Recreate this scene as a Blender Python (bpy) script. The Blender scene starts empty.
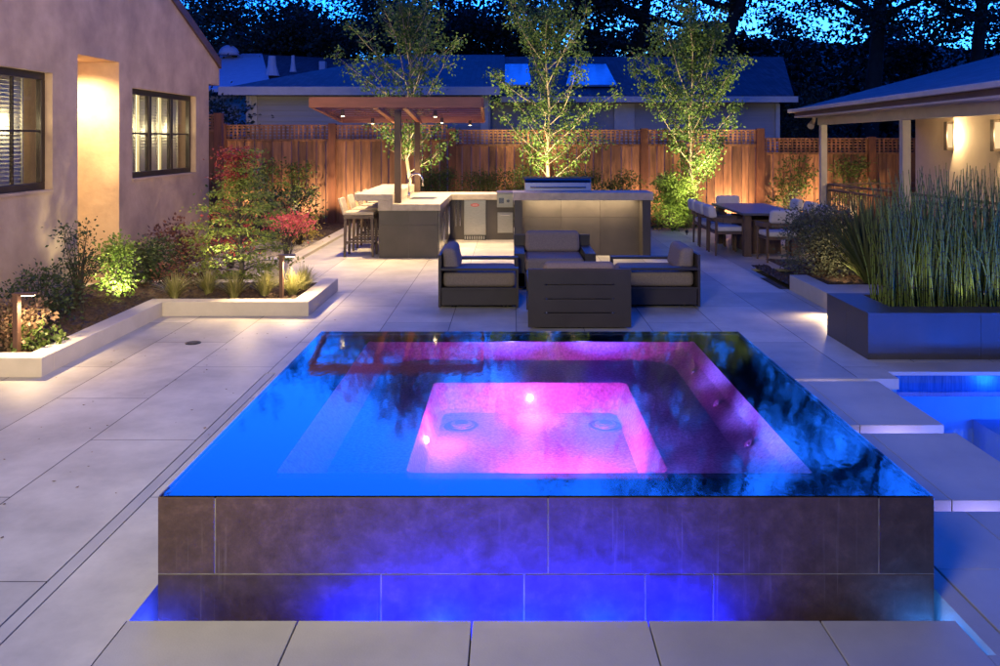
import bpy, math, random
from mathutils import Vector, Matrix
R = math.radians
S = bpy.context.scene
COL = S.collection
rng = random.Random(7)

# ------------------------------------------------------------------ mesh helpers
class MB:
    def __init__(s): s.v = []; s.f = []
    def quad(s, a, b, c, d):
        n = len(s.v); s.v += [tuple(a), tuple(b), tuple(c), tuple(d)]; s.f.append((n, n+1, n+2, n+3))
    def poly(s, pts):
        n = len(s.v); s.v += [tuple(p) for p in pts]; s.f.append(tuple(range(n, n+len(pts))))
    def box(s, x0, x1, y0, y1, z0, z1):
        n = len(s.v)
        s.v += [(x0,y0,z0),(x1,y0,z0),(x1,y1,z0),(x0,y1,z0),(x0,y0,z1),(x1,y0,z1),(x1,y1,z1),(x0,y1,z1)]
        s.f += [(n,n+3,n+2,n+1),(n+4,n+5,n+6,n+7),(n,n+1,n+5,n+4),(n+1,n+2,n+6,n+5),(n+2,n+3,n+7,n+6),(n+3,n,n+4,n+7)]
        return s
    def hexa(s, b, t):           # 4 bottom points, 4 top points (ccw from above)
        n = len(s.v); s.v += [tuple(p) for p in b] + [tuple(p) for p in t]
        s.f += [(n,n+3,n+2,n+1),(n+4,n+5,n+6,n+7),(n,n+1,n+5,n+4),(n+1,n+2,n+6,n+5),(n+2,n+3,n+7,n+6),(n+3,n,n+4,n+7)]
        return s
    def bar(s, p0, p1, w, h):    # rectangular bar between two points
        p0 = Vector(p0); p1 = Vector(p1); d = (p1-p0).normalized()
        up = Vector((0,0,1)) if abs(d.z) < .95 else Vector((0,1,0))
        a = d.cross(up).normalized()*w/2; b = a.cross(d).normalized()*h/2
        n = len(s.v)
        for p in (p0, p1): s.v += [tuple(p-a-b), tuple(p+a-b), tuple(p+a+b), tuple(p-a+b)]
        s.f += [(n,n+1,n+2,n+3),(n+4,n+7,n+6,n+5),(n,n+4,n+5,n+1),(n+1,n+5,n+6,n+2),(n+2,n+6,n+7,n+3),(n+3,n+7,n+4,n)]
        return s
    def tube(s, pts, rad, n=8, cap=True):
        pts = [Vector(p) for p in pts]
        if not isinstance(rad, (list, tuple)): rad = [rad]*len(pts)
        base = len(s.v); ref = Vector((.31,.17,.93)).normalized()
        for i, p in enumerate(pts):
            d = (pts[min(i+1,len(pts)-1)] - pts[max(i-1,0)])
            d = d.normalized() if d.length > 1e-6 else Vector((0,0,1))
            a = d.cross(ref)
            a = a.normalized() if a.length > .05 else d.cross(Vector((1,0,0))).normalized()
            b = d.cross(a)
            for k in range(n):
                t = 2*math.pi*k/n
                s.v.append(tuple(p + (a*math.cos(t)+b*math.sin(t))*rad[i]))
        for i in range(len(pts)-1):
            for k in range(n):
                s.f.append((base+i*n+k, base+i*n+(k+1)%n, base+(i+1)*n+(k+1)%n, base+(i+1)*n+k))
        if cap:
            s.f.append(tuple(base+k for k in range(n))[::-1]); s.f.append(tuple(base+(len(pts)-1)*n+k for k in range(n)))
        return s
    def cyl(s, x, y, z0, z1, r0, r1=None, n=20): return s.tube([(x,y,z0),(x,y,z1)], [r0, r0 if r1 is None else r1], n)
    def dome(s, x, y, z, r, h, n=16, m=5):
        pts = [(x,y,z+h*math.sin(i/m*math.pi/2)) for i in range(m+1)]
        return s.tube(pts, [max(.004, r*math.cos(i/m*math.pi/2)) for i in range(m+1)], n)
    def leaf(s, p, d, size, asp=.55, up=None):
        n = len(s.v); d = d.normalized()
        u = up or Vector((rng.gauss(0,1), rng.gauss(0,1), rng.gauss(0,1)))
        w = d.cross(u)
        if w.length < 1e-4: return
        w.normalize(); q = d.cross(w)*size*.12
        a = d*size; b = w*size*asp*.5
        s.v += [tuple(p), tuple(p+a*.45+b+q), tuple(p+a), tuple(p+a*.45-b+q)]
        s.f.append((n,n+1,n+2,n+3))
    def build(s, name, mat, parent=None, smooth=False, bevel=0, seg=2):
        me = bpy.data.meshes.new(name)
        off = Vector(parent.get('_org', (0,0,0))) if parent else Vector((0,0,0))
        vs = [(x-off.x, y-off.y, z-off.z) for x, y, z in s.v] if off.length else s.v
        me.from_pydata(vs, [], s.f); me.materials.append(mat)
        if smooth: me.polygons.foreach_set('use_smooth', [True]*len(me.polygons))
        me.update()
        o = bpy.data.objects.new(name, me); COL.objects.link(o)
        if parent: o.parent = parent
        if bevel:
            m = o.modifiers.new('bevel', 'BEVEL'); m.width = bevel; m.segments = seg; m.limit_method = 'ANGLE'; m.angle_limit = R(40)
            if not smooth:
                try: m.harden_normals = False
                except Exception: pass
        return o

def child(name, mb, mat, parent, **k):
    o = mb.build(name, mat, parent, **k)
    # grandparent coordinates: mesh parents that are offset
    return o
def thing(name, label, cat, org=(0,0,0), group=None):
    o = bpy.data.objects.new(name, None); COL.objects.link(o)
    o.location = org; o.empty_display_size = .1
    o['_org'] = tuple(float(a) for a in org)
    tag(o, label, cat, group); return o
def tag(o, label, cat, group=None, kind=None):
    o['label'] = label; o['category'] = cat
    if group: o['group'] = group
    if kind: o['kind'] = kind
    return o
def sub(name, mb, mat, part, **k):       # sub-part: part sits at its thing's origin, same offset
    root = part.parent
    p = mb.build(name, mat, root, **k); p.parent = part; return p
def struct(name, mb, mat, **k):
    o = mb.build(name, mat, None, **k); o['kind'] = 'structure'; return o
def copy_tree(o, parent=None):
    c = o.copy(); COL.objects.link(c); c.parent = parent
    for ch in [x for x in bpy.data.objects if x.parent == o]: copy_tree(ch, c)
    return c
def rects_with_holes(rects, holes):
    """rectangles minus hole rectangles -> list of cells"""
    out = list(rects)
    for hx0, hx1, hy0, hy1 in holes:
        nxt = []
        for x0, x1, y0, y1 in out:
            if hx1 <= x0 or hx0 >= x1 or hy1 <= y0 or hy0 >= y1: nxt.append((x0,x1,y0,y1)); continue
            if y0 < hy0: nxt.append((x0,x1,y0,hy0))
            if y1 > hy1: nxt.append((x0,x1,hy1,y1))
            a, b = max(y0,hy0), min(y1,hy1)
            if x0 < hx0: nxt.append((x0,hx0,a,b))
            if x1 > hx1: nxt.append((hx1,x1,a,b))
        out = nxt
    return out

# ------------------------------------------------------------------ materials
def newmat(name):
    m = bpy.data.materials.new(name); m.use_nodes = True
    nt = m.node_tree; nt.nodes.clear()
    return m, nt, nt.nodes.new('ShaderNodeOutputMaterial')
def N(nt, t, **k):
    n = nt.nodes.new(t)
    for a, b in k.items(): setattr(n, a, b)
    return n
def mat(name, c1, c2=None, scale=4, rough=.6, bump=0, bscale=60, metal=0, island=0, stretch=None, spec=.5, detail=5, rvar=0, c3=None):
    m, nt, out = newmat(name); L = nt.links.new
    p = N(nt, 'ShaderNodeBsdfPrincipled'); L(p.outputs[0], out.inputs[0])
    p.inputs['Roughness'].default_value = rough; p.inputs['Metallic'].default_value = metal
    p.inputs['Specular IOR Level'].default_value = spec
    tc = N(nt, 'ShaderNodeTexCoord'); mp = N(nt, 'ShaderNodeMapping'); L(tc.outputs['Object'], mp.inputs[0])
    if stretch: mp.inputs['Scale'].default_value = stretch
    c2 = c2 or tuple(x*.8 for x in c1)
    no = N(nt, 'ShaderNodeTexNoise'); no.inputs['Scale'].default_value = scale; no.inputs['Detail'].default_value = detail
    no.inputs['Roughness'].default_value = .6
    L(mp.outputs[0], no.inputs['Vector'])
    rp = N(nt, 'ShaderNodeValToRGB'); rp.color_ramp.elements[0].position = .32; rp.color_ramp.elements[1].position = .68
    rp.color_ramp.elements[0].color = (*c2, 1); rp.color_ramp.elements[1].color = (*c1, 1)
    if c3:
        e = rp.color_ramp.elements.new(.5); e.color = (*c3, 1)
    L(no.outputs[0], rp.inputs[0]); col = rp.outputs[0]
    if island:
        g = N(nt, 'ShaderNodeNewGeometry'); hv = N(nt, 'ShaderNodeHueSaturation')
        mr = N(nt, 'ShaderNodeMapRange'); mr.inputs[3].default_value = 1-island; mr.inputs[4].default_value = 1+island
        L(g.outputs['Random Per Island'], mr.inputs[0]); L(mr.outputs[0], hv.inputs['Value']); L(col, hv.inputs['Color']); col = hv.outputs[0]
    L(col, p.inputs['Base Color'])
    if rvar:
        mr = N(nt, 'ShaderNodeMapRange'); mr.inputs[3].default_value = rough-rvar; mr.inputs[4].default_value = rough+rvar
        L(no.outputs[0], mr.inputs[0]); L(mr.outputs[0], p.inputs['Roughness'])
    if bump:
        nb = N(nt, 'ShaderNodeTexNoise'); nb.inputs['Scale'].default_value = bscale; nb.inputs['Detail'].default_value = 4
        L(mp.outputs[0], nb.inputs['Vector'])
        b = N(nt, 'ShaderNodeBump'); b.inputs['Strength'].default_value = bump; b.inputs['Distance'].default_value = .01
        L(nb.outputs[0], b.inputs['Height']); L(b.outputs[0], p.inputs['Normal'])
    return m
def leafmat(name, c1, c2, c3=None, trans=.35, rough=.5):
    m, nt, out = newmat(name); L = nt.links.new
    g = N(nt, 'ShaderNodeNewGeometry'); rp = N(nt, 'ShaderNodeValToRGB')
    rp.color_ramp.elements[0].color = (*c1, 1); rp.color_ramp.elements[1].color = (*c2, 1)
    if c3: e = rp.color_ramp.elements.new(.55); e.color = (*c3, 1)
    L(g.outputs['Random Per Island'], rp.inputs[0])
    p = N(nt, 'ShaderNodeBsdfPrincipled'); p.inputs['Roughness'].default_value = rough; p.inputs['Specular IOR Level'].default_value = .3
    t = N(nt, 'ShaderNodeBsdfTranslucent'); mx = N(nt, 'ShaderNodeMixShader'); mx.inputs[0].default_value = trans
    L(rp.outputs[0], p.inputs['Base Color']); L(rp.outputs[0], t.inputs[0]); L(p.outputs[0], mx.inputs[1]); L(t.outputs[0], mx.inputs[2])
    L(mx.outputs[0], out.inputs[0]); return m
def emit(name, col, strength):
    m, nt, out = newmat(name); e = N(nt, 'ShaderNodeEmission')
    e.inputs[0].default_value = (*col, 1); e.inputs[1].default_value = strength
    nt.links.new(e.outputs[0], out.inputs[0]); return m
def paving(name, w, h, ox, oy, c1, c2, mort, swap=True, rough=.55):
    m, nt, out = newmat(name); L = nt.links.new
    p = N(nt, 'ShaderNodeBsdfPrincipled'); L(p.outputs[0], out.inputs[0]); p.inputs['Roughness'].default_value = rough
    p.inputs['Specular IOR Level'].default_value = .4
    tc = N(nt, 'ShaderNodeTexCoord'); sp = N(nt, 'ShaderNodeSeparateXYZ'); cb = N(nt, 'ShaderNodeCombineXYZ')
    L(tc.outputs['Object'], sp.inputs[0])
    ax = N(nt, 'ShaderNodeMath', operation='ADD'); ax.inputs[1].default_value = ox; L(sp.outputs[0], ax.inputs[0])
    ay = N(nt, 'ShaderNodeMath', operation='ADD'); ay.inputs[1].default_value = oy; L(sp.outputs[1], ay.inputs[0])
    L(ay.outputs[0], cb.inputs[0]); L(ax.outputs[0], cb.inputs[1])
    br = N(nt, 'ShaderNodeTexBrick'); br.offset = .5; br.inputs['Scale'].default_value = 1
    br.inputs['Brick Width'].default_value = w; br.inputs['Row Height'].default_value = h
    br.inputs['Mortar Size'].default_value = .0045; br.inputs['Mortar Smooth'].default_value = .3; br.inputs['Bias'].default_value = 0
    br.inputs['Color1'].default_value = (*c1, 1); br.inputs['Color2'].default_value = (*c2, 1); br.inputs['Mortar'].default_value = (*mort, 1)
    L(cb.outputs[0], br.inputs['Vector'])
    no = N(nt, 'ShaderNodeTexNoise'); no.inputs['Scale'].default_value = 1.3; no.inputs['Detail'].default_value = 8; no.inputs['Roughness'].default_value = .65
    L(tc.outputs['Object'], no.inputs['Vector'])
    mr = N(nt, 'ShaderNodeMapRange'); mr.inputs[1].default_value = .3; mr.inputs[2].default_value = .7; mr.inputs[3].default_value = .66; mr.inputs[4].default_value = 1.2
    L(no.outputs[0], mr.inputs[0])
    hv = N(nt, 'ShaderNodeHueSaturation'); L(mr.outputs[0], hv.inputs['Value']); L(br.outputs['Color'], hv.inputs['Color'])
    L(hv.outputs[0], p.inputs['Base Color'])
    n2 = N(nt, 'ShaderNodeTexNoise'); n2.inputs['Scale'].default_value = 90; L(tc.outputs['Object'], n2.inputs['Vector'])
    sb = N(nt, 'ShaderNodeMath', operation='SUBTRACT'); ml = N(nt, 'ShaderNodeMath', operation='MULTIPLY'); ml.inputs[1].default_value = .12
    L(n2.outputs[0], ml.inputs[0]); L(ml.outputs[0], sb.inputs[0]); L(br.outputs['Fac'], sb.inputs[1])
    b = N(nt, 'ShaderNodeBump'); b.inputs['Strength'].default_value = .5; b.inputs['Distance'].default_value = .004
    L(sb.outputs[0], b.inputs['Height']); L(b.outputs[0], p.inputs['Normal'])
    m2 = N(nt, 'ShaderNodeMapRange'); m2.inputs[3].default_value = rough-.15; m2.inputs[4].default_value = rough+.15; L(no.outputs[0], m2.inputs[0]); L(m2.outputs[0], p.inputs['Roughness'])
    return m
def watermat(name, ior, tint, rip=.05, rscale=6):
    m, nt, out = newmat(name); L = nt.links.new
    fr = N(nt, 'ShaderNodeFresnel'); fr.inputs[0].default_value = ior
    tr = N(nt, 'ShaderNodeBsdfTransparent'); tr.inputs[0].default_value = (*tint, 1)
    gl = N(nt, 'ShaderNodeBsdfGlossy'); gl.inputs['Roughness'].default_value = .04; gl.inputs[0].default_value = (.95,.97,1,1)
    mx = N(nt, 'ShaderNodeMixShader'); L(fr.outputs[0], mx.inputs[0]); L(tr.outputs[0], mx.inputs[1]); L(gl.outputs[0], mx.inputs[2]); L(mx.outputs[0], out.inputs[0])
    tc = N(nt, 'ShaderNodeTexCoord'); mp = N(nt, 'ShaderNodeMapping'); mp.inputs['Scale'].default_value = (1.6,.8,1); L(tc.outputs['Object'], mp.inputs[0])
    no = N(nt, 'ShaderNodeTexNoise'); no.inputs['Scale'].default_value = rscale; no.inputs['Detail'].default_value = 3; L(mp.outputs[0], no.inputs['Vector'])
    b = N(nt, 'ShaderNodeBump'); b.inputs['Strength'].default_value = rip; b.inputs['Distance'].default_value = .02
    L(no.outputs[0], b.inputs['Height']); L(b.outputs[0], gl.inputs['Normal']); return m

M = {}
M['pave'] = paving('limestone_paving', 1.82, .715, 2.8+.0035, -4.76, (.56,.52,.46), (.39,.37,.335), (.09,.08,.07))
M['slab'] = mat('limestone_slab', (.50,.47,.43), (.40,.375,.35), scale=2.2, rough=.6, bump=.12, bscale=110, island=.05, rvar=.1)
M['curb'] = mat('limestone_curb', (.52,.47,.40), (.43,.39,.33), scale=3, rough=.65, bump=.15, bscale=90)
M['stucco'] = mat('stucco', (.50,.365,.26), (.31,.22,.165), scale=1.7, rough=.85, bump=.5, bscale=14, detail=10, c3=(.41,.295,.21), spec=.2)
M['creamwall'] = mat('cream_stucco', (.60,.50,.38), (.52,.43,.33), scale=1.5, rough=.85, bump=.2, bscale=30, spec=.2)
M['bronze'] = mat('dark_bronze', (.035,.024,.018), (.02,.015,.012), rough=.4, metal=.2)
M['fascia'] = mat('brown_fascia', (.10,.05,.035), (.07,.035,.025), rough=.6)
M['shingle'] = mat('roof_shingle', (.13,.14,.17), (.06,.07,.09), scale=9, rough=.8, bump=.6, bscale=25, stretch=(.5,2.2,1))
M['shingle'] = paving('roof_shingle', .34,.15,0,0,(.085,.095,.125),(.05,.058,.08),(.015,.016,.025),rough=.75)
M['siding'] = mat('painted_siding', (.42,.40,.42), (.36,.34,.37), scale=3, rough=.6, stretch=(.2,.2,8))
M['white'] = mat('white_trim', (.62,.60,.60), (.52,.5,.5), rough=.5)
M['paleroof'] = mat('pale_membrane_roof', (.55,.6,.7), (.45,.5,.6), rough=.5)
M['cedar'] = mat('cedar_boards', (.33,.145,.072), (.12,.05,.026), scale=3.2, rough=.7, bump=.3, bscale=20, stretch=(4,4,.45), island=.5, c3=(.235,.10,.05))
M['cedarpost'] = mat('cedar_post', (.22,.075,.035), (.12,.04,.02), scale=4, rough=.7, stretch=(4,4,.5))
M['redwood'] = mat('stained_redwood', (.26,.085,.05), (.19,.06,.035), scale=5, rough=.55, stretch=(.6,4,4))
M['brownpost'] = mat('brown_post', (.07,.04,.028), (.05,.03,.02), rough=.5)
M['soil'] = mat('bark_mulch', (.075,.045,.028), (.018,.011,.008), scale=30, rough=.95, bump=1, bscale=45)
M['gravel'] = mat('gravel', (.34,.30,.27), (.12,.11,.10), scale=40, rough=.9, bump=1, bscale=60)
M['ground'] = mat('earth', (.05,.05,.03), (.03,.03,.02), scale=2, rough=.95)
M['darktile'] = mat('charcoal_porcelain', (.072,.060,.052), (.052,.044,.038), scale=3, rough=.42, island=.10, rvar=.1)
m, nt, out = newmat('brown_porcelain'); L = nt.links.new
p = N(nt,'ShaderNodeBsdfPrincipled'); L(p.outputs[0], out.inputs[0])
tc = N(nt,'ShaderNodeTexCoord'); n1 = N(nt,'ShaderNodeTexNoise'); n1.inputs['Scale'].default_value = 11; n1.inputs['Detail'].default_value = 14; n1.inputs['Roughness'].default_value = .80
L(tc.outputs['Object'], n1.inputs['Vector'])
rp = N(nt,'ShaderNodeValToRGB'); rp.color_ramp.elements[0].position = .30; rp.color_ramp.elements[1].position = .74
rp.color_ramp.elements[0].color = (.036,.021,.013,1); rp.color_ramp.elements[1].color = (.115,.068,.042,1); e_ = rp.color_ramp.elements.new(.52); e_.color = (.062,.037,.023,1)
L(n1.outputs[0], rp.inputs[0])
gi = N(nt,'ShaderNodeNewGeometry'); hv = N(nt,'ShaderNodeHueSaturation'); mr = N(nt,'ShaderNodeMapRange'); mr.inputs[3].default_value = .78; mr.inputs[4].default_value = 1.22
L(gi.outputs['Random Per Island'], mr.inputs[0]); L(mr.outputs[0], hv.inputs['Value']); L(rp.outputs[0], hv.inputs['Color'])
mp = N(nt,'ShaderNodeMapping'); mp.inputs['Scale'].default_value = (70,70,1.6); L(tc.outputs['Object'], mp.inputs[0])
n2 = N(nt,'ShaderNodeTexNoise'); n2.inputs['Scale'].default_value = 1; n2.inputs['Detail'].default_value = 5; L(mp.outputs[0], n2.inputs['Vector'])
n3 = N(nt,'ShaderNodeTexNoise'); n3.inputs['Scale'].default_value = 1.7; L(tc.outputs['Object'], n3.inputs['Vector'])
r2 = N(nt,'ShaderNodeMapRange'); r2.inputs[1].default_value = .60; r2.inputs[2].default_value = .70; L(n2.outputs[0], r2.inputs[0])
r3 = N(nt,'ShaderNodeMapRange'); r3.inputs[1].default_value = .50; r3.inputs[2].default_value = .66; L(n3.outputs[0], r3.inputs[0])
ml = N(nt,'ShaderNodeMath', operation='MULTIPLY'); L(r2.outputs[0], ml.inputs[0]); L(r3.outputs[0], ml.inputs[1])
m6 = N(nt,'ShaderNodeMath', operation='MULTIPLY'); L(ml.outputs[0], m6.inputs[0]); m6.inputs[1].default_value = .16
mx = N(nt,'ShaderNodeMix', data_type='RGBA'); L(m6.outputs[0], mx.inputs[0]); L(hv.outputs[0], mx.inputs[6]); mx.inputs[7].default_value = (.34,.29,.25,1)
L(mx.outputs[2], p.inputs['Base Color'])
m7 = N(nt,'ShaderNodeMapRange'); m7.inputs[1].default_value = .3; m7.inputs[2].default_value = .7; m7.inputs[3].default_value = .28; m7.inputs[4].default_value = .55; L(n1.outputs[0], m7.inputs[0]); L(m7.outputs[0], p.inputs['Roughness'])
bb = N(nt,'ShaderNodeBump'); bb.inputs['Strength'].default_value = .35; bb.inputs['Distance'].default_value = .003; L(n1.outputs[0], bb.inputs['Height']); L(bb.outputs[0], p.inputs['Normal'])
M['spatile'] = m
M['grout'] = mat('mineral_grout', (.30,.27,.25), (.10,.09,.08), scale=9, rough=.8)
M['rim'] = mat('black_glass_tile', (.012,.014,.02), (.02,.022,.03), rough=.15)
M['plaster'] = mat('pebble_plaster', (.55,.53,.56), (.30,.29,.34), scale=55, rough=.6, bump=.1, bscale=80, spec=.2)
M['poolplaster'] = mat('pool_plaster', (.30,.55,.75), (.24,.48,.70), scale=3, rough=.6, spec=.2)
M['counter'] = mat('stone_counter', (.50,.43,.33), (.36,.30,.23), scale=9, rough=.35, bump=.05, bscale=60, detail=8)
M['steel'] = mat('brushed_steel', (.36,.34,.32), (.26,.25,.24), scale=20, rough=.28, metal=1, stretch=(1,1,18))
M['steel2'] = mat('bright_steel', (.7,.7,.7), (.6,.6,.6), rough=.15, metal=1)
M['black'] = mat('black_metal', (.015,.015,.017), (.01,.01,.012), rough=.35)
M['frame'] = mat('charcoal_aluminium', (.046,.036,.035), (.036,.028,.028), rough=.45, spec=.4)
M['cushion'] = mat('taupe_cushion', (.30,.235,.20), (.23,.18,.155), scale=60, rough=.9, bump=.25, bscale=250, spec=.15)
M['pillow'] = mat('white_cushion', (.66,.62,.57), (.58,.54,.50), scale=8, rough=.9, bump=.25, bscale=30, spec=.15)
M['teak'] = mat('teak', (.15,.09,.06), (.09,.055,.035), scale=5, rough=.6, stretch=(3,3,.6))
M['stoolwood'] = mat('grey_teak', (.11,.08,.065), (.07,.05,.04), scale=5, rough=.6, stretch=(3,3,.6))
M['seatpad'] = mat('cream_pad', (.50,.43,.33), (.42,.36,.28), scale=10, rough=.85)
M['tabletop'] = mat('slate_table', (.13,.125,.13), (.10,.10,.105), scale=6, rough=.4)
M['bark'] = mat('pale_bark', (.42,.34,.24), (.24,.18,.12), scale=14, rough=.85, bump=.4, bscale=30, stretch=(1,1,.4))
M['darkbark'] = mat('dark_bark', (.05,.042,.035), (.025,.02,.018), scale=3, rough=.9, bump=.8, bscale=8)
M['mullion'] = mat('shutter_paint', (.70,.66,.56), (.66,.62,.52), rough=.5)
M['navyglass'] = mat('mosaic_tile', (.02,.05,.16), (.06,.13,.30), scale=24, rough=.2, stretch=(2.5,2.5,.2))
M['water'] = watermat('spa_water', 2.3, (.80,.86,1), .016, 16)
M['poolwater'] = watermat('pool_water', 1.7, (.75,.9,1), .09, 5)
M['lens'] = emit('warm_lens', (1,.72,.38), 4)
M['lens2'] = emit('sconce_lens', (1,.70,.36), .16)
M['pinklens'] = emit('pink_lens', (1,.45,.9), 6)
M['bluelens'] = emit('blue_lens', (.05,.15,1), 6)
M['room'] = emit('lit_room', (1,.80,.40), .42)
M['badge'] = mat('badge_red', (.45,.05,.03), (.40,.04,.03), rough=.3)
M['solar'] = mat('skylight_glass', (.10,.22,.42), (.08,.18,.36), rough=.12, spec=.8)
g, nt, out = newmat('window_glass')
fr = N(nt,'ShaderNodeFresnel'); fr.inputs[0].default_value = 1.5
tr = N(nt,'ShaderNodeBsdfTransparent'); gl = N(nt,'ShaderNodeBsdfGlossy'); gl.inputs['Roughness'].default_value = .02
mx = N(nt,'ShaderNodeMixShader'); nt.links.new(fr.outputs[0], mx.inputs[0]); nt.links.new(tr.outputs[0], mx.inputs[1]); nt.links.new(gl.outputs[0], mx.inputs[2]); nt.links.new(mx.outputs[0], out.inputs[0])
M['glass'] = g
# foliage
F = {}
F['garden'] = leafmat('leaf_yellowgreen', (.065,.125,.03), (.18,.27,.065), (.11,.18,.04), trans=.42)
F['bright'] = leafmat('leaf_bright', (.09,.16,.03), (.21,.29,.06))
F['hedge'] = leafmat('leaf_hedge', (.055,.09,.025), (.12,.17,.04))
F['dark'] = leafmat('leaf_dark', (.02,.035,.018), (.055,.08,.03), trans=.2)
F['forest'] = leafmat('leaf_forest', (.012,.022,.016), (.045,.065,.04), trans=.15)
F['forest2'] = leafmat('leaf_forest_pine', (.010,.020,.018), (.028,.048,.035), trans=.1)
F['maple'] = leafmat('leaf_maple', (.10,.15,.03), (.24,.24,.06), (.16,.21,.04))
F['red'] = leafmat('leaf_red', (.16,.025,.03), (.34,.07,.06), (.24,.04,.04))
F['pink'] = leafmat('leaf_pink', (.45,.05,.10), (.60,.16,.15))
F['purple'] = leafmat('leaf_purple', (.09,.035,.035), (.20,.09,.06))
F['bronze'] = leafmat('leaf_bronze', (.16,.09,.06), (.30,.18,.12), (.2,.15,.09))
F['yellow'] = leafmat('leaf_yellow', (.20,.17,.04), (.34,.26,.08))
F['grass'] = leafmat('blade_gold', (.20,.20,.07), (.42,.38,.18), (.28,.28,.10), trans=.25)
F['flax'] = leafmat('blade_flax', (.05,.075,.03), (.16,.18,.07), (.09,.12,.045), trans=.15)
F['cream'] = leafmat('blade_cream', (.35,.34,.16), (.45,.42,.24), trans=.2)
F['grey'] = leafmat('leaf_greygreen', (.06,.075,.05), (.15,.17,.12), trans=.2)
# rush stems with dark rings
m, nt, out = newmat('rush_stem'); L = nt.links.new
p = N(nt,'ShaderNodeBsdfPrincipled'); L(p.outputs[0], out.inputs[0]); p.inputs['Roughness'].default_value = .5
gg = N(nt,'ShaderNodeNewGeometry'); rp = N(nt,'ShaderNodeValToRGB'); rp.color_ramp.elements[0].color = (.07,.10,.012,1); rp.color_ramp.elements[1].color = (.15,.22,.035,1)
L(gg.outputs['Random Per Island'], rp.inputs[0])
tc = N(nt,'ShaderNodeTexCoord'); sx = N(nt,'ShaderNodeSeparateXYZ'); L(tc.outputs['Object'], sx.inputs[0])
ad = N(nt,'ShaderNodeMath', operation='MULTIPLY_ADD'); ad.inputs[1].default_value = 9; L(sx.outputs[2], ad.inputs[0])
m5 = N(nt,'ShaderNodeMath', operation='MULTIPLY'); m5.inputs[1].default_value = 7; L(gg.outputs['Random Per Island'], m5.inputs[0]); L(m5.outputs[0], ad.inputs[2])
fc = N(nt,'ShaderNodeMath', operation='FRACT'); L(ad.outputs[0], fc.inputs[0])
gt = N(nt,'ShaderNodeMath', operation='GREATER_THAN'); gt.inputs[1].default_value = .87; L(fc.outputs[0], gt.inputs[0])
mxc = N(nt,'ShaderNodeMix', data_type='RGBA'); L(gt.outputs[0], mxc.inputs[0]); L(rp.outputs[0], mxc.inputs[6]); mxc.inputs[7].default_value = (.02,.018,.014,1)
L(mxc.outputs[2], p.inputs['Base Color']); F['rush'] = m

# ------------------------------------------------------------------ lamps
def lamp(kind, loc, power, col, rad=.03, to=None, cone=120, blend=.6):
    l = bpy.data.lights.new('lamp', kind); l.energy = power*.62; l.color = col
    l.shadow_soft_size = rad
    if kind == 'SPOT': l.spot_size = R(cone); l.spot_blend = blend
    o = bpy.data.objects.new('lamp_light', l); COL.objects.link(o); o.location = loc
    if to is not None:
        o.rotation_euler = (Vector(to)-Vector(loc)).to_track_quat('-Z','Y').to_euler()
    return o
WARM = (1,.70,.36); WARM2 = (1,.80,.52)

# ------------------------------------------------------------------ ground, patio
pool = (3.04, 13, -3, 7.36); basin = (1.887, 3.04, -3, 7.16)
spahole = (-1.59, 1.887, 3.534, 6.86)
g = MB()
for x0,x1,y0,y1 in rects_with_holes([(-260,260,-60,420)], [(-1.7,13.2,-3.2,7.5)]):
    g.quad((x0,y0,-.05),(x1,y0,-.05),(x1,y1,-.05),(x0,y1,-.05))
struct('ground', g, M['ground'])
g = MB()
patio = [(-14,-3.96,-4,7.17),(-3.96,-2.1,-4,9.66),(-2.1,1.887,-4,9.66),(-2.3,1.887,9.66,11.3),(-9,1.887,11.3,12.2),(-3.5,1.887,12.2,19.9),
         (1.887,3.25,7.16,19.9),(3.25,9.5,7.66,19.9)]
for x0,x1,y0,y1 in rects_with_holes(patio, [spahole, (-2.105,-2.02,2.2,7.3), (-1.60,1.85,2.1,3.54), (1.85,1.92,3.30,3.6), (3.72,6.6,8.7,13.2), (3.25,13,7.0,7.655)]):
    g.box(x0,x1,y0,y1,-.04,0)
struct('patio', g, M['pave'])
g = MB()                                           # cover strip of the slot drain
g.box(-2.098,-2.030,2.2,7.293,-.04,-.002)
struct('patio_drain_strip', g, M['slab'])
g = MB()
g.box(-2.2,-1.9,2.0,7.4,-.12,-.06); struct('patio_drain_channel', g, M['black'])
# foreground coping slabs
g = MB()
xs = [-1.597,-.886,-.162,.570,1.285,1.85]
for a, b in zip(xs, xs[1:]): g.box(a+.003,b-.003,2.1,3.534,-.06,.002)
struct('foreground_paving', g, M['slab'], bevel=.003)
g = MB(); g.box(-1.60,1.85,2.05,3.5,-.2,-.065); struct('foreground_bedding', g, M['ground'])

# trough round the spa and its walls
g = MB()
g.box(-1.70,-1.59,3.4,6.95,-.45,-.041)
g.box(-1.59,1.85,3.42,3.532,-.45,-.07)
g.box(-1.59,1.95,6.86,6.95,-.45,-.041)
g.box(1.887,1.98,3.2,6.85,-.45,-.002)
g.box(1.85,1.887,3.2,3.30,-.45,-.002)
g.box(-1.70,1.98,3.2,6.95,-.50,-.45)
struct('overflow_channel', g, M['curb'])
g = MB(); g.quad((-1.59,3.3,-.30),(1.89,3.3,-.30),(1.89,6.86,-.30),(-1.59,6.86,-.30)); struct('channel_water', g, M['poolwater'])

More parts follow.
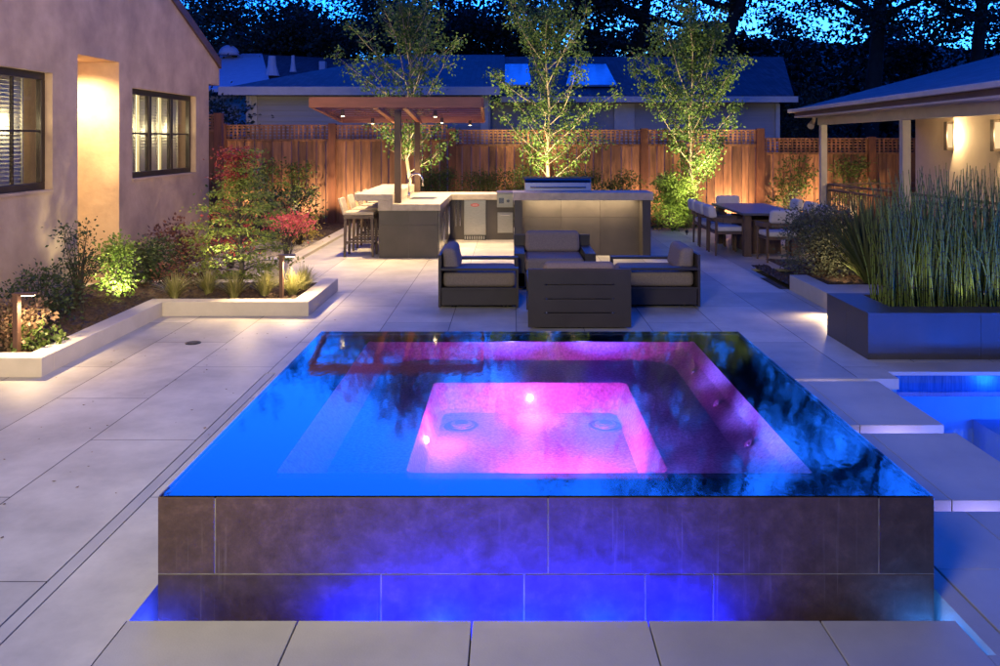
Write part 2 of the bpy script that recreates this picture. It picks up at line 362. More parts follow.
# pads over the water
def pad(x0,x1,y0,y1,label,joints=()):
    t = thing('stepping_slab', label, 'stepping slab', ((x0+x1)/2,(y0+y1)/2,-.09), 'stone slabs stepping past the raised spa')
    a = MB(); ys = [y0]+[j for j in joints]+[y1]
    for i in range(len(ys)-1):
        for xa, xb in ((x0, 2.445),(2.45, x1)): a.box(xa,xb,ys[i]+(.0025 if i else 0),ys[i+1],-.088,0)
    child('stone', a, M['slab'], t, bevel=.003)
    a = MB(); a.box(x0+.12,x1-.15,y0+.2,y1-.2,-1.0,-.088); child('pier', a, M['curb'], t)
pad(1.99,3.04,5.965,7.05,'square grey stone slab beside the far end of the spa, between two lit gaps')
pad(1.99,3.04,4.72,5.80,'grey stone slab beside the near corner of the spa, next to the blue pool')
pad(1.99,3.04,-3,4.58,'nearest and longest grey stone slab, at the right edge right of the spa',(2.72,3.96))
g = MB(); g.box(1.887,3.25,7.16,7.17,-.6,-.001); g.box(1.887,3.25,7.12,7.16,-.088,0); struct('pool_edge_riser', g, M['curb'])

# pool basin
g = MB()
g.box(1.98,13,-3,7.4,-.72,-.68)
g.box(1.98,13.1,7.365,7.6,-.7,-.10)
g.box(13,13.1,-3,7.4,-.7,0)
g.box(1.99,13,-3.1,-3,-.7,0)
g.box(4.0,13,6.75,7.36,-.68,-.42)
struct('pool_basin', g, M['poolplaster'])
g = MB(); g.box(3.25,13,7.361,7.60,-.22,-.035); struct('pool_waterline_tile', g, M['navyglass'])
g = MB()
xx = 3.25
while xx < 13: g.box(xx+.002,min(13,xx+1.2)-.002,7.335,7.655,-.034,.0); xx += 1.2
struct('pool_coping', g, M['slab'], bevel=.003)
g = MB(); g.quad((1.98,-3,-.105),(13,-3,-.105),(13,7.36,-.105),(1.98,7.36,-.105)); struct('pool_water', g, M['poolwater'])

# ------------------------------------------------------------------ raised spa
X0,X1,Y0,Y1,ZT = -1.515,1.815,3.64,6.787,.475
spa = thing('raised_spa','raised square spa clad in brown porcelain tiles with glowing pink water, in the foreground','spa',(.15,5.2,0))
g = MB()
g.box(X0+.012,X1-.012,Y0+.012,3.92,-.45,ZT-.012); g.box(X0+.012,X1-.012,6.49,Y1-.012,-.45,ZT-.012)
g.box(X0+.012,-1.086,3.92,6.49,-.45,ZT-.012); g.box(1.394,X1-.012,3.92,6.49,-.45,ZT-.012)
child('rim', g, M['rim'], spa)
g = MB(); zj = .141
def tiles_front(y, row, xs):
    z0, z1 = row
    for a, b in zip(xs, xs[1:]): g.box(a+.003,b-.003,y,y+.010,z0+.0025,z1-.0025)
tiles_front(Y0,(zj,ZT-.004),[X0,(215-511)*3.64/850,(548-511)*3.64/850,(879-511)*3.64/850,X1])
tiles_front(Y0,(-.40,zj),[X0,(381-511)*3.64/850,(524-511)*3.64/850,(645-511)*3.64/850,(713-511)*3.64/850,X1])
for yb in (Y1-.010,): 
    for row in ((zj,ZT-.004),(-.4,zj)):
        for i in range(3): g.box(X0+i*1.11+.002,X0+(i+1)*1.11-.002,yb,yb+.010,row[0]+.002,row[1]-.002)
for xb in (X0, X1-.010):
    for row in ((zj,ZT-.004),(-.4,zj)):
        yy = Y0+.011
        for i in range(3): g.box(xb,xb+.010,yy+.002,yy+1.04-.002,row[0]+.002,row[1]-.002); yy += 1.04
child('tile_cladding', g, M['spatile'], spa, bevel=.0015, seg=1)
g = MB(); g.box(X0+.004,X1-.004,Y0+.003,Y0+.0115,-.4,ZT-.0125); child('grout', g, M['grout'], spa)
def rrect(x0,x1,y0,y1,z,r,n=8):
    pts = []
    for cx,cy,a in ((x1-r,y0+r,-90),(x1-r,y1-r,0),(x0+r,y1-r,90),(x0+r,y0+r,180)):
        for i in range(n+1):
            t = R(a+90*i/n); pts.append((cx+r*math.cos(t), cy+r*math.sin(t), z))
    return pts
def loft(mb, loops, close=True):
    n = len(loops[0]); b = len(mb.v)
    for lp in loops: mb.v += lp
    for i in range(len(loops)-1):
        for k in range(n): mb.f.append((b+i*n+k, b+(i+1)*n+k, b+(i+1)*n+(k+1)%n, b+i*n+(k+1)%n))
    if close: mb.f.append(tuple(b+(len(loops)-1)*n+k for k in range(n)))
g = MB()
zb, zf = .331, .149
loft(g, [rrect(-1.088,1.396,3.918,6.492,.462,.03), rrect(-1.02,1.33,3.96,6.47,.40,.10), rrect(-.93,1.20,4.04,6.44,zb,.26),
         rrect(-.53,.792,4.262,5.845,zb,.05), rrect(-.52,.782,4.275,5.835,zb-.015,.05), rrect(-.48,.725,4.33,5.79,zf+.02,.07), rrect(-.46,.71,4.35,5.77,zf,.08)])
child('basin', g, M['plaster'], spa, smooth=False)
def ring(x,y,z,r,nrm,mname='steel2',name='jet'):
    g = MB(); n = Vector(nrm).normalized()
    p = Vector((x,y,z)); g.tube([p, p+n*.008], [r, r*.92], 18); g.tube([p+n*.008, p+n*.014], [r*.5, r*.42], 14)
    return child(name, g, M[mname], spa, smooth=False)
for (yy) in (5.95,5.25,4.55): ring(1.27,yy,.37,.026,(-.75,0,.6))
for (x,y) in ((-.32,5.50),(.61,5.50)):
    g = MB()
    for r, h in ((.115,.006),(.085,.016),(.045,.026)): g.tube([(x,y,zf),(x,y,zf+h)],[r,r*.94],28)
    dr_ = child('floor_drain', g, M['tabletop'], spa)
    g = MB(); g.tube([(x,y,zf+.0062),(x,y,zf+.0185)],[.072,.068],28); sub('drain_cap', g, M['plaster'], dr_)
ring(-.1,5.83,.24,.02,(0,-1,.2)); ring(.38,5.83,.24,.02,(0,-1,.2))
for (x,y,z,d,m_) in ((.13,5.805,.238,(0,-1,.12),'pinklens'),(-.495,4.96,.25,(1,0,.12),'pinklens')):
    g = MB(); n = Vector(d); q = Vector((x,y,z)); g.tube([q,q+n*.012],[.020,.016],16); child('underwater_light', g, M[m_], spa)
w = MB(); w.quad((X0+.004,Y0+.004,ZT),(X1-.004,Y0+.004,ZT),(X1-.004,Y1-.004,ZT),(X0+.004,Y1-.004,ZT)); struct('spa_water', w, M['water'])
PINK = (.95,.08,.95)
lamp('POINT',(.13,5.66,.30),3,PINK,.06)
lamp('SPOT',(.25,4.31,.32),62,(1,.06,.85),.04,(.3,4.9,.0),112,.9)
lamp('POINT',(-.40,5.15,.30),2.0,(.85,.08,1),.05)
for (a,b,c_,k_) in (((.0,5.87,.365),(0,6.5,1.0),(.10,.08,1),45),((.60,5.87,.365),(.7,6.5,1.0),(.14,.08,1),40),((.76,5.6,.365),(1.4,5.7,.98),(.22,.12,1),22),((.76,4.95,.365),(1.4,4.9,.98),(.28,.12,1),26),((.76,4.45,.365),(1.4,4.4,.98),(.34,.12,1),20)):
    lamp('SPOT',a,k_,c_,.03,b,95,.5)  # added spots without fixtures, turning the spa backrests violet
# blue lamps in the overflow channel
BLUE = (.0,.006,1)
for x, p_ in ((-.66,60),(-.30,130),(.05,80),(.40,130),(.76,60)):
    lamp('SPOT',(x,3.598,-.22),p_,BLUE,.012,(x,3.64,.5),160,.9)
lamp('SPOT',(1.86,3.60,-.25),6,(.03,.22,1),.02,(1.87,3.55,.4),150,.9)
lamp('POINT',(-1.555,3.62,-.2),4,(.02,.05,1),.02)
for x in (-.45,.60,1.84):
    t = thing('channel_light', {-.45:'small blue light in the channel below the left half of the spa front',.60:'small blue light in the channel below the right half of the spa front',1.84:'small blue light in the channel at the right front corner of the spa'}[x], 'channel light',(x,3.585,-.30),'blue lights in the overflow channel')
    a = MB(); a.cyl(x,3.585,-.45,-.315,.018); child('housing',a,M['black'],t)
    a = MB(); a.cyl(x,3.585,-.314,-.305,.015); child('lens',a,M['bluelens'],t)
# pool lights
for (x,y,z,p_) in ((6.5,5.6,-.45,36),(4.2,4.6,-.40,44),(4.6,6.45,-.30,11),(3.4,2,-.4,25),(8.5,3,-.4,50)):
    lamp('POINT',(x,y,z),p_*1.5,(.005,.11,1),.08)
for (x,y) in ((2.6,7.10),(2.7,5.88),(2.6,4.65)):
    lamp('POINT',(x,y,-.25),2.6,(.50,.36,1),.04)

# ------------------------------------------------------------------ house at left
HX = -5.486
house = thing('stucco_house','tan stucco house with dark framed windows and a lit doorway recess, along the left','house',(HX,8,0))
OP = [(7.66,10.17,1.38+.03,2.80,'w'),(10.76,11.90,0,3.09,'n'),(12.31,14.80,1.44,2.76,'w')]
WY0, WY1 = -4, 15.43
rake = lambda y: 4.264-.40*(y-13.76)   # underside line of the rake
g = MB()
cells = rects_with_holes([(WY0,WY1,-.1,3.2)], [(a,b,c,d) for a,b,c,d,_ in OP])
for a,b,c,d in cells: g.quad((HX,a,c),(HX,b,c),(HX,b,d),(HX,a,d))
ry = 3.0
rk = lambda y: 3.66 + .40*(15.43-y)
g.poly([(HX,WY0,3.2),(HX,WY1,3.2),(HX,WY1,rk(WY1)-.07),(HX,ry,rk(ry)-.07),(HX,WY0,rk(2*ry-WY0)-.07)])
for a,b,c,d,k in OP:
    dp = .16 if k == 'w' else 1.5
    g.quad((HX,a,c),(HX,a,d),(HX-dp,a,d),(HX-dp,a,c)); g.quad((HX,b,c),(HX-dp,b,c),(HX-dp,b,d),(HX,b,d))
    g.quad((HX,a,d),(HX,b,d),(HX-dp,b,d),(HX-dp,a,d)); 
    if k == 'w': g.quad((HX,a,c),(HX-dp,a,c),(HX-dp,b,c),(HX,b,c))
    else: g.quad((HX-dp,a,c),(HX-dp,b,c),(HX-dp,b,d),(HX-dp,a,d))
g.quad((HX,WY1,-.1),(HX-9,WY1,-.1),(HX-9,WY1,3.5),(HX,WY1,3.5))
g.quad((HX,WY0,-.1),(HX-9,WY0,-.1),(HX-9,WY0,3.3),(HX,WY0,3.3))
g.box(HX-.35,HX+.0,WY1+.001,15.98,3.02,3.33)      # corbel at the eave end
g.hexa([(HX-.3,WY1,3.331),(HX-.001,WY1,3.331),(HX-.001,15.97,3.331),(HX-.3,15.97,3.331)],[(HX-.3,WY1,rk(WY1)-.07),(HX-.001,WY1,rk(WY1)-.07),(HX-.001,15.97,3.335),(HX-.3,15.97,3.335)])
wall = child('wall', g, M['stucco'], house)
g = MB()
for s in (1,-1):
    ye = ry + s*(15.97-ry); ze = rk(15.97)-.06
    zr = rk(ry)-.06
    a = [(HX-9,ry,zr),(HX+.01,ry,zr),(HX+.01,ye,ze),(HX-9,ye,ze)]
    b = [(x,y,z+.12) for x,y,z in a]
    g.hexa(a,b)
roof = child('roof', g, M['shingle'], house)
g = MB()
for s in (1,-1):
    ye = ry + s*(16.0-ry); zr = rk(ry); ze = rk(16.0)
    g.hexa([(HX-.02,ry,zr-.09),(HX+.035,ry,zr-.09),(HX+.035,ye,ze-.09),(HX-.02,ye,ze-.09)],
           [(HX-.02,ry,zr+.075),(HX+.035,ry,zr+.075),(HX+.035,ye,ze+.075),(HX-.02,ye,ze+.075)])
child('fascia', g, M['fascia'], house)
def house_window(a,b,c,d,sashes):
    x = HX-.15
    g = MB(); f = .085
    g.box(x,x+.06,a,b,c,c+f); g.box(x,x+.06,a,b,d-f,d); 
    w = (b-a)/sashes
    for i in range(sashes+1):
        yy = min(max(a+i*w, a+f/2), b-f/2); g.box(x,x+.062,yy-f/2,yy+f/2,c+f,d-f)
    win = child('window', g, M['bronze'], house, bevel=.004)
    g = MB()
    for i in range(sashes):
        y0 = a+i*w+f/2; y1 = a+(i+1)*w-f/2
        s_ = .03
        g.box(x+.008,x+.05,y0,y0+s_,c+f,d-f); g.box(x+.008,x+.05,y1-s_,y1,c+f,d-f)
        g.box(x+.010,x+.048,y0+s_,y1-s_,(c+d)/2-.012,(c+d)/2+.012)
        if sashes == 2: g.box(x+.010,x+.046,(y0+y1)/2-.012,(y0+y1)/2+.012,c+f,d-f)
    sub('glazing_bar', g, M['bronze'], win)
    g = MB(); g.quad((x+.02,a,c),(x+.02,b,c),(x+.02,b,d),(x+.02,a,d)); sub('pane', g, M['glass'], win)
    g = MB()
    for i in range(sashes):
        y0 = a+i*w+.02; y1 = a+(i+1)*w-.05
        for (s0,s1) in ((.0,.93),) :
            p0 = y0+(y1-y0)*s0; p1 = y0+(y1-y0)*s1
            g.box(x-.16,x-.12,p0,p0+.03,c,d); g.box(x-.16,x-.12,p1-.03,p1,c,d)
            z = c+.03
            while z < d-.03:
                g.hexa([(x-.150,p0+.03,z),(x-.128,p0+.03,z),(x-.128,p1-.03,z),(x-.150,p1-.03,z)],
                       [(x-.155,p0+.03,z+.0465),(x-.150,p0+.03,z+.0465),(x-.150,p1-.03,z+.0465),(x-.155,p1-.03,z+.0465)])
                z += .048
    sub('shutter', g, M['mullion'], win)
    g = MB(); g.box(x-.42,x-.40,a-.2,b+.2,c-.2,d+.2); sub('lit_room_wall', g, M['room'], win)
    for k in (.2,.5,.8): lamp('POINT',(x-.06,a+(b-a)*k,(c+d)/2+.1),1.7,(1,.86,.48),.06)
    g = MB(); g.box(HX-.16,HX+.02,a+.002,b-.002,c-.03,c-.002); child('window_sill', g, M['stucco'], house)
house_window(*OP[0][:4],2); house_window(*OP[2][:4],3)
lamp('SPOT',(HX-.55,11.33,3.02),150,(1,.72,.34),.06,(HX-.5,11.6,0),150,.8)

# ------------------------------------------------------------------ raised bed in front of the house
g = MB(); w = .2; h = .16
cv = [(-14,7.17),(-3.96,7.17),(-3.96,9.66),(-2.30,9.66),(-2.30,11.3)]
g.box(-14,-3.96,7.17,7.17+w,-.04,h); g.box(-3.96-w,-3.96,7.17+w,9.66,-.04,h); g.box(-3.96-w,-2.30,9.66,9.66+w,-.04,h)
g.box(-2.30-w,-2.30,9.66+w,11.3,-.04,h)
bed = thing('bed_curb','low pale stone curb zigzagging round the planting bed below the house','curb',(-4,9,0))
child('stone', g, M['curb'], bed, bevel=.004)
g = MB()
nx, ny = 46, 40
def soil_patch(mb,x0,x1,y0,y1,z,nx,ny,amp=.03):
    b = len(mb.v)
    for j in range(ny+1):
        for i in range(nx+1): mb.v.append((x0+(x1-x0)*i/nx, y0+(y1-y0)*j/ny, z+rng.uniform(-amp,amp)*(0 if i in (0,nx) or j in (0,ny) else 1)))
    for j in range(ny):
        for i in range(nx): k = b+j*(nx+1)+i; mb.f.append((k,k+1,k+nx+2,k+nx+1))
soil_patch(g,HX,-4.16,7.37,9.86,.11,30,50); soil_patch(g,HX,-2.5,9.86,11.28,.11,60,28)
struct('planting_bed_soil', g, M['soil'])
g = MB(); soil_patch(g,-9,-3.7,12.2,20.3,.02,60,80); struct('side_bed_soil', g, M['soil'])
g = MB(); soil_patch(g,-5.0,-3.72,12.3,16.5,.045,50,90,.02); struct('gravel_strip', g, M['gravel'])
g = MB(); g.box(-3.72,-3.5,12.2,19.9,-.03,.05)
o = g.build('patio_edging', M['curb'], bevel=.004); tag(o,'pale stone edging between the gravel strip and the patio','edging')
g = MB(); g.box(-3.48,-3.22,12.0,12.25,0,.31); o = g.build('stone_block', M['curb'], bevel=.004); tag(o,'short pale stone block standing behind the second path light','stone block')
g = MB(); soil_patch(g,-3.7,9.5,19.3,20.6,.03,80,14); struct('fence_bed_soil', g, M['soil'])
g = MB()
for _ in range(80):
    t_ = rng.random(); x = -3.9+2.0*t_+rng.gauss(0,.5); y = rng.uniform(4.2,9.5)
    if x > -1.75 or (x < -3.9 and y > 7.1): continue
    g.leaf(Vector((x,y,.004)),Vector((rng.gauss(0,1),rng.gauss(0,1),.03)),rng.uniform(.014,.03),.6,up=Vector((0,0,1)))
o = g.build('fallen_leaves',F['bronze']); tag(o,'scattered small fallen leaves on the paving near the bed','leaf litter',kind='stuff')
# round drain cover
t = thing('drain_cover','small dark round drain cover set in the patio left of the spa','drain cover',(-3.13,8.37,0))
a = MB(); a.cyl(-3.13,8.37,.0,.006,.075); child('frame',a,M['black'],t)
a = MB(); a.cyl(-3.13,8.37,.006,.009,.055); child('grate',a,M['bronze'],t)

# ------------------------------------------------------------------ fences
def fence(label, x0, x1, y, top, posts, end_post=True):
    t = thing('wood_fence', label, 'fence', ((x0+x1)/2,y,0), 'cedar fences along the back of the garden')
    lat = .36
    g = MB(); x = x0
    while x < x1-.01:
        w_ = min(rng.uniform(.17,.25), x1-x); g.box(x+.007,x+w_-.007,y+rng.uniform(-.018,.010),y+.03,0,top-lat-.02); x += w_
    child('boards', g, M['cedar'], t)
    g = MB(); g.box(x0,x1,y-.04,y+.06,top-lat-.04,top-lat+.02); g.box(x0,x1,y-.06,y+.08,top-.035,top); child('rail', g, M['cedar'], t, bevel=.004)
    g = MB(); z = top-lat+.05
    while z < top-.045: g.box(x0,x1,y-.005,y+.008,z,z+.034); z += .072
    x = x0+.03
    while x < x1: g.box(x,x+.042,y-.0055-.012,y-.0055,top-lat+.02,top-.035); x += .105
    child('lattice', g, M['cedar'], t)
    for px in posts:
        g = MB(); g.box(px-.09,px+.09,y-.09,y+.07,0,top+.03); child('post', g, M['cedarpost'], t, bevel=.006)
FY = 20.5
fence('tall cedar fence with lattice top, left of the pergola and behind it', (227-511)*FY/850, (452-511)*FY/850-.1, FY, 2.37, [(223-511)*FY/850,(332.5-511)*FY/850])
fence('middle cedar fence with lattice top, behind the grill island and two slim trees', (452-511)*FY/850, 5.9, FY, 2.25, [(452-511)*FY/850,(547-511)*FY/850,(644-511)*FY/850,(760-511)*FY/850+.0])
fence('lower cedar fence with lattice top, behind the dining table at right', 6.1, 13, FY, 2.05, [(871-511)*FY/850])
fence('short taller fence piece just beyond the corner of the stucco house', -8.9, -6.62, 19.2, 2.58, [-6.60])

# ------------------------------------------------------------------ pergola
pg = thing('pergola','flat redwood pergola on two brown posts over the outdoor kitchen bar','pergola',(-1.95,16,0))
A = Vector((-3.22,13.6,2.52)); B = Vector((-.464,13.6,2.52)); C_ = Vector((-.585,18.4,2.37)); D = Vector((-3.66,18.4,2.37))
g = MB()
def beam(mb,p,q,h,w=.05):
    n = (q-p); n.z = 0; n = Vector((-n.y,n.x,0)).normalized()*w/2
    mb.hexa([p-n,q-n,q+n,p+n] if True else 0,[v+Vector((0,0,h)) for v in (p-n,q-n,q+n,p+n)])
beam(g,A,B,.165,.06); child('front_beam', g, M['redwood'], pg)
g = MB(); beam(g,D,C_,.15,.06); child('rear_beam', g, M['redwood'], pg)
g = MB(); beam(g,A+Vector((0,.04,.01)),D+Vector((0,-.04,.01)),.14,.05); child('side_beam', g, M['redwood'], pg)
g = MB(); beam(g,B+Vector((0,.04,.01)),C_+Vector((0,-.04,.01)),.14,.05); child('side_beam', g, M['redwood'], pg)
n_ = 8
for i in range(1,n_):
    t_ = i/n_
    g = MB(); p = A.lerp(D,t_)+Vector((.03,0,.05)); q = B.lerp(C_,t_)+Vector((-.03,0,.05)); beam(g,p,q,.03,.06); child('rafter', g, M['redwood'], pg)
for s in (.38,.55):
    g = MB(); p = A.lerp(B,s)+Vector((0,.05,-.02)); q = D.lerp(C_,s)+Vector((0,-.05,-.02)); beam(g,p,q,.065,.08); child('cross_beam', g, M['redwood'], pg)
g = MB(); g.box(-2.005,-1.895,14.60,14.71,.917,2.52); child('post', g, M['brownpost'], pg, bevel=.004)
g = MB(); g.box(-2.005,-1.895,17.65,17.76,0,2.40); child('post', g, M['brownpost'], pg, bevel=.004)
PL = [(-2.85,14.4),(-2.75,16.9),(-1.3,14.6),(-1.35,16.6),(-.85,17.6)]
for (x,y) in PL:
    g = MB(); z = 2.50-(y-13.6)*.031-.02
    g.tube([(x,y,z+.06),(x,y,z-.05)],[.03,.035],12); f = child('downlight', g, M['brownpost'], pg)
    g = MB(); g.tube([(x,y,z-.051),(x,y,z-.055)],[.027,.027],12); sub('lens', g, M['lens'], f)
    lamp('SPOT',(x,y,z-.08),95,WARM,.03,(x,y,0),128,.7)

# ------------------------------------------------------------------ outdoor kitchen (left wing + back run)
kt = thing('outdoor_kitchen','L shaped outdoor kitchen with raised stone bar and dark tile face, under the pergola','outdoor kitchen',(-1.7,16,0))
g = MB()
for i in range(2):
    g.box(-2.237+i*.5+.0015,-2.237+(i+1)*.5-.0015,14.395,14.41,.0,.56-.0015); g.box(-2.237+i*.5+.0015,-2.237+(i+1)*.5-.0015,14.395,14.41,.5615,.80)
g.box(-2.237,-1.237,14.41,17.62,.0,.80)
g.box(-2.237,-2.03,14.41,17.62,.80,.965)
g.box(-1.237,.05,17.04,17.72,.0,.80)
child('tile_cabinet', g, M['darktile'], kt)
g = MB()
g.box(-2.65,-2.02,14.36,17.64,.970,1.085)
child('bar_top', g, M['counter'], kt, bevel=.006)
g = MB()
g.box(-2.25,-2.02,14.358,14.40,.805,.969); g.box(-2.02,-2.0,14.36,17.6,.918,1.08)
g.box(-2.019,-1.19,14.358,16.97,.805,.916); g.box(-2.019,.05,16.971,17.76,.805,.916)
child('countertop', g, M['counter'], kt, bevel=.005)
g = MB(); g.box(-1.83,-1.42,15.55,16.05,.9165,.9195); sk = child('sink', g, M['black'], kt)
g = MB(); g.box(-1.86,-1.39,15.52,15.55,.9165,.925); g.box(-1.86,-1.39,16.05,16.08,.9165,.925); g.box(-1.86,-1.83,15.55,16.05,.9165,.925); g.box(-1.42,-1.39,15.55,16.05,.9165,.925)
sub('sink_rim', g, M['steel'], sk)
g = MB(); pts = [(-1.90,15.8,.917),(-1.90,15.8,1.24)]+[(-1.90+.13-.13*math.cos(R(a)),15.8,1.24+.13*math.sin(R(a))) for a in range(15,196,15)]+[(-1.64,15.8,1.14)]
g.tube(pts,.016,10); g.cyl(-1.90,15.8,.917,1.02,.026); fa = child('faucet', g, M['steel2'], kt, smooth=True)
g = MB(); g.tube([(-1.9,15.8,1.0),(-1.82,15.78,1.05)],.008,8); sub('faucet_handle', g, M['steel2'], fa, smooth=True)
for i,(ya,yb) in enumerate(((14.5,15.1),(15.15,15.75),(15.8,16.3),(16.35,16.9))):
    g = MB(); g.box(-1.236,-1.222,ya,yb,.08,.78); d_ = child('cabinet_door', g, M['steel'], kt, bevel=.003)
    g = MB(); yy = yb-.07 if i%2 == 0 else ya+.07
    g.tube([(-1.19,yy,.2),(-1.19,yy,.72)],.011,8); g.tube([(-1.222,yy,.26),(-1.19,yy,.26)],.006,6); g.tube([(-1.222,yy,.66),(-1.19,yy,.66)],.006,6)
    sub('handle', g, M['steel2'], d_)
for x in (-1.10,-1.02):
    g = MB(); g.tube([(x,17.0,.28),(x,17.0,.80)],.011,8); g.tube([(x,17.0,.34),(x,17.04,.34)],.006,6); g.tube([(x,17.0,.74),(x,17.04,.74)],.006,6); child('handle', g, M['steel2'], kt)
fr_ = thing('outdoor_fridge','narrow stainless outdoor fridge with a small red oval badge, in the back counter','fridge',(-.72,17.0,0))
g = MB(); g.box(-.94,-.50,16.985,17.038,.10,.80); child('door', g, M['steel'], fr_, bevel=.006)
g = MB(); g.box(-.94,-.50,16.99,17.038,.0,.095); gr = child('vent_grille', g, M['black'], fr_)
g = MB()
for i in range(9): g.box(-.93+i*.047,-.915+i*.047+.012,16.984,16.9895,.015,.08)
sub('grille_bar', g, M['steel'], gr)
g = MB(); b0 = len(g.v)
for k in range(2):
    for i in range(20): t_ = 2*math.pi*i/20; g.v.append((-.72+.085*math.cos(t_),16.9845-.004*k,.70+.032*math.sin(t_)))
for i in range(20): g.f.append((b0+i,b0+(i+1)%20,b0+20+(i+1)%20,b0+20+i))
g.f.append(tuple(range(b0+20,b0+40))); bd = child('badge', g, M['badge'], fr_)
g = MB(); g.box(-.775,-.665,16.976,16.9785,.694,.706); sub('badge_lettering', g, M['white'], bd)
sbn = thing('side_burner','stainless side burner with control knobs set in the counter beside the grill island','side burner',(-.12,17,.8))
g = MB(); g.box(-.28,.045,16.90,17.5,.66,.935); child('body', g, M['steel'], sbn, bevel=.006)
g = MB(); g.box(-.29,.05,16.89,17.5,.937,.965); child('lid', g, M['steel'], sbn, bevel=.01)
g = MB(); g.tube([(-.06,16.90,.79),(-.06,16.865,.79)],[.034,.028],16); k_ = child('knob', g, M['steel2'], sbn)
g = MB(); g.box(-.24,-.14,16.893,16.899,.74,.85); child('panel', g, M['steel2'], sbn)
g = MB(); g.box(-.27,.04,17.015,17.039,.14,.55); d_ = child('access_door', g, M['steel'], kt, bevel=.004)
g = MB(); g.tube([(-.2,16.99,.50),(-.03,16.99,.50)],.009,8); sub('handle', g, M['steel2'], d_)
# grill island
isl = thing('grill_island','free standing bar island with thick stone top, legs and lit dark tile face','kitchen island',(1.2,14.9,0))
g = MB(); g.box(.03,2.40,14.30,14.98,.985,1.115); child('bar_top', g, M['counter'], isl, bevel=.006)
g = MB(); g.box(.055,.19,14.34,14.97,0,.984); child('leg', g, M['darktile'], isl, bevel=.004)
g = MB(); g.box(2.22,2.36,14.34,14.97,0,.984); child('leg', g, M['darktile'], isl, bevel=.004)
g = MB()
for i in range(3):
    for z0,z1 in ((0,.66),(.663,.984)): g.box(.19+i*.677+.002,.19+(i+1)*.677-.002,14.72,14.735,z0,z1)
g.box(.19,2.22,14.735,15.75,0,.86); child('tile_cabinet', g, M['darktile'], isl)
g = MB(); g.box(.05,2.36,14.99,15.8,.862,.915); child('countertop', g, M['counter'], isl, bevel=.004)
la = lamp('SPOT',(1.2,14.55,.97),34,(1,.74,.42),.03,(1.2,14.75,0),150,.8); la.data.type = 'AREA'; la.data.shape = 'RECTANGLE'; la.data.size = 1.9; la.data.size_y = .04; la.data.energy = 4
g = MB(); g.box(.22,2.19,14.60,14.62,.979,.984); child('light_strip', g, M['lens2'], isl)
gl_ = thing('gas_grill','stainless gas grill hood rising behind the island top','grill',(.78,15.3,.91))
g = MB()
prof = [(15.10,.916),(15.02,1.10),(15.05,1.25),(15.15,1.315),(15.5,1.33),(15.62,1.26),(15.64,.916)]
n0 = len(g.v)
for x in (.24,1.42): g.v += [(x,a,b) for a,b in prof]
k = len(prof)
for i in range(k): g.f.append((n0+i,n0+k+i,n0+k+(i+1)%k,n0+(i+1)%k))
g.f.append(tuple(n0+i for i in range(k))); g.f.append(tuple(n0+k+i for i in range(k))[::-1])
child('hood', g, M['steel'], gl_, bevel=.01)
g = MB(); g.box(.22,1.44,15.03,15.12,1.318,1.343); child('hood_trim', g, M['black'], gl_)
g = MB(); g.tube([(.34,14.985,1.17),(1.32,14.985,1.17)],.012,8); g.tube([(.4,14.985,1.17),(.4,15.04,1.17)],.008,6); g.tube([(1.26,14.985,1.17),(1.26,15.04,1.17)],.008,6); child('handle', g, M['steel2'], gl_)

# ------------------------------------------------------------------ bar stools
def make_stool():
    t = thing('bar_stool','','bar stool')
    for sx in (-.24,.24):
        for sy in (-.2,.2):
            g = MB(); g.hexa([(sx-.02,sy-.02,0),(sx+.02,sy-.02,0),(sx+.02,sy+.02,0),(sx-.02,sy+.02,0)],[(sx*.94-.024,sy-.022,.69),(sx*.94+.024,sy-.022,.69),(sx*.94+.024,sy+.022,.69),(sx*.94-.024,sy+.022,.69)])
            child('leg', g, M['stoolwood'], t)
    g = MB()
    for sy in (-.2,.2): g.box(-.22,.22,sy-.012,sy+.012,.24,.27)
    for sx in (-.235,.235): g.box(sx-.012,sx+.012,-.18,.18,.20,.23)
    child('stretcher', g, M['stoolwood'], t)
    g = MB(); g.box(-.265,.265,-.225,.225,.655,.715); child('seat_frame', g, M['stoolwood'], t, bevel=.004)
    g = MB(); g.box(-.25,.26,-.215,.215,.716,.775); child('seat_cushion', g, M['seatpad'], t, bevel=.018, seg=3)
    g = MB(); g.hexa([(-.27,-.215,.716),(-.235,-.215,.716),(-.235,.215,.716),(-.27,.215,.716)],[(-.36,-.215,1.0),(-.325,-.215,1.0),(-.325,.215,1.0),(-.36,.215,1.0)]); child('backrest', g, M['seatpad'], t, bevel=.008)
    return t
st = make_stool()
sl = ['nearest wooden bar stool with cream pad, at the near end of the raised bar','second wooden bar stool along the raised bar from the near end',
      'third wooden bar stool along the raised bar from the near end','farthest wooden bar stool at the raised bar, closest to the fence']
for i,yy in enumerate((14.72,15.52,16.32,17.12)):
    o = st if i == 0 else copy_tree(st)
    o.location = (-2.60,yy,0); o['label'] = sl[i]; o['group'] = 'wooden stools at the raised bar'

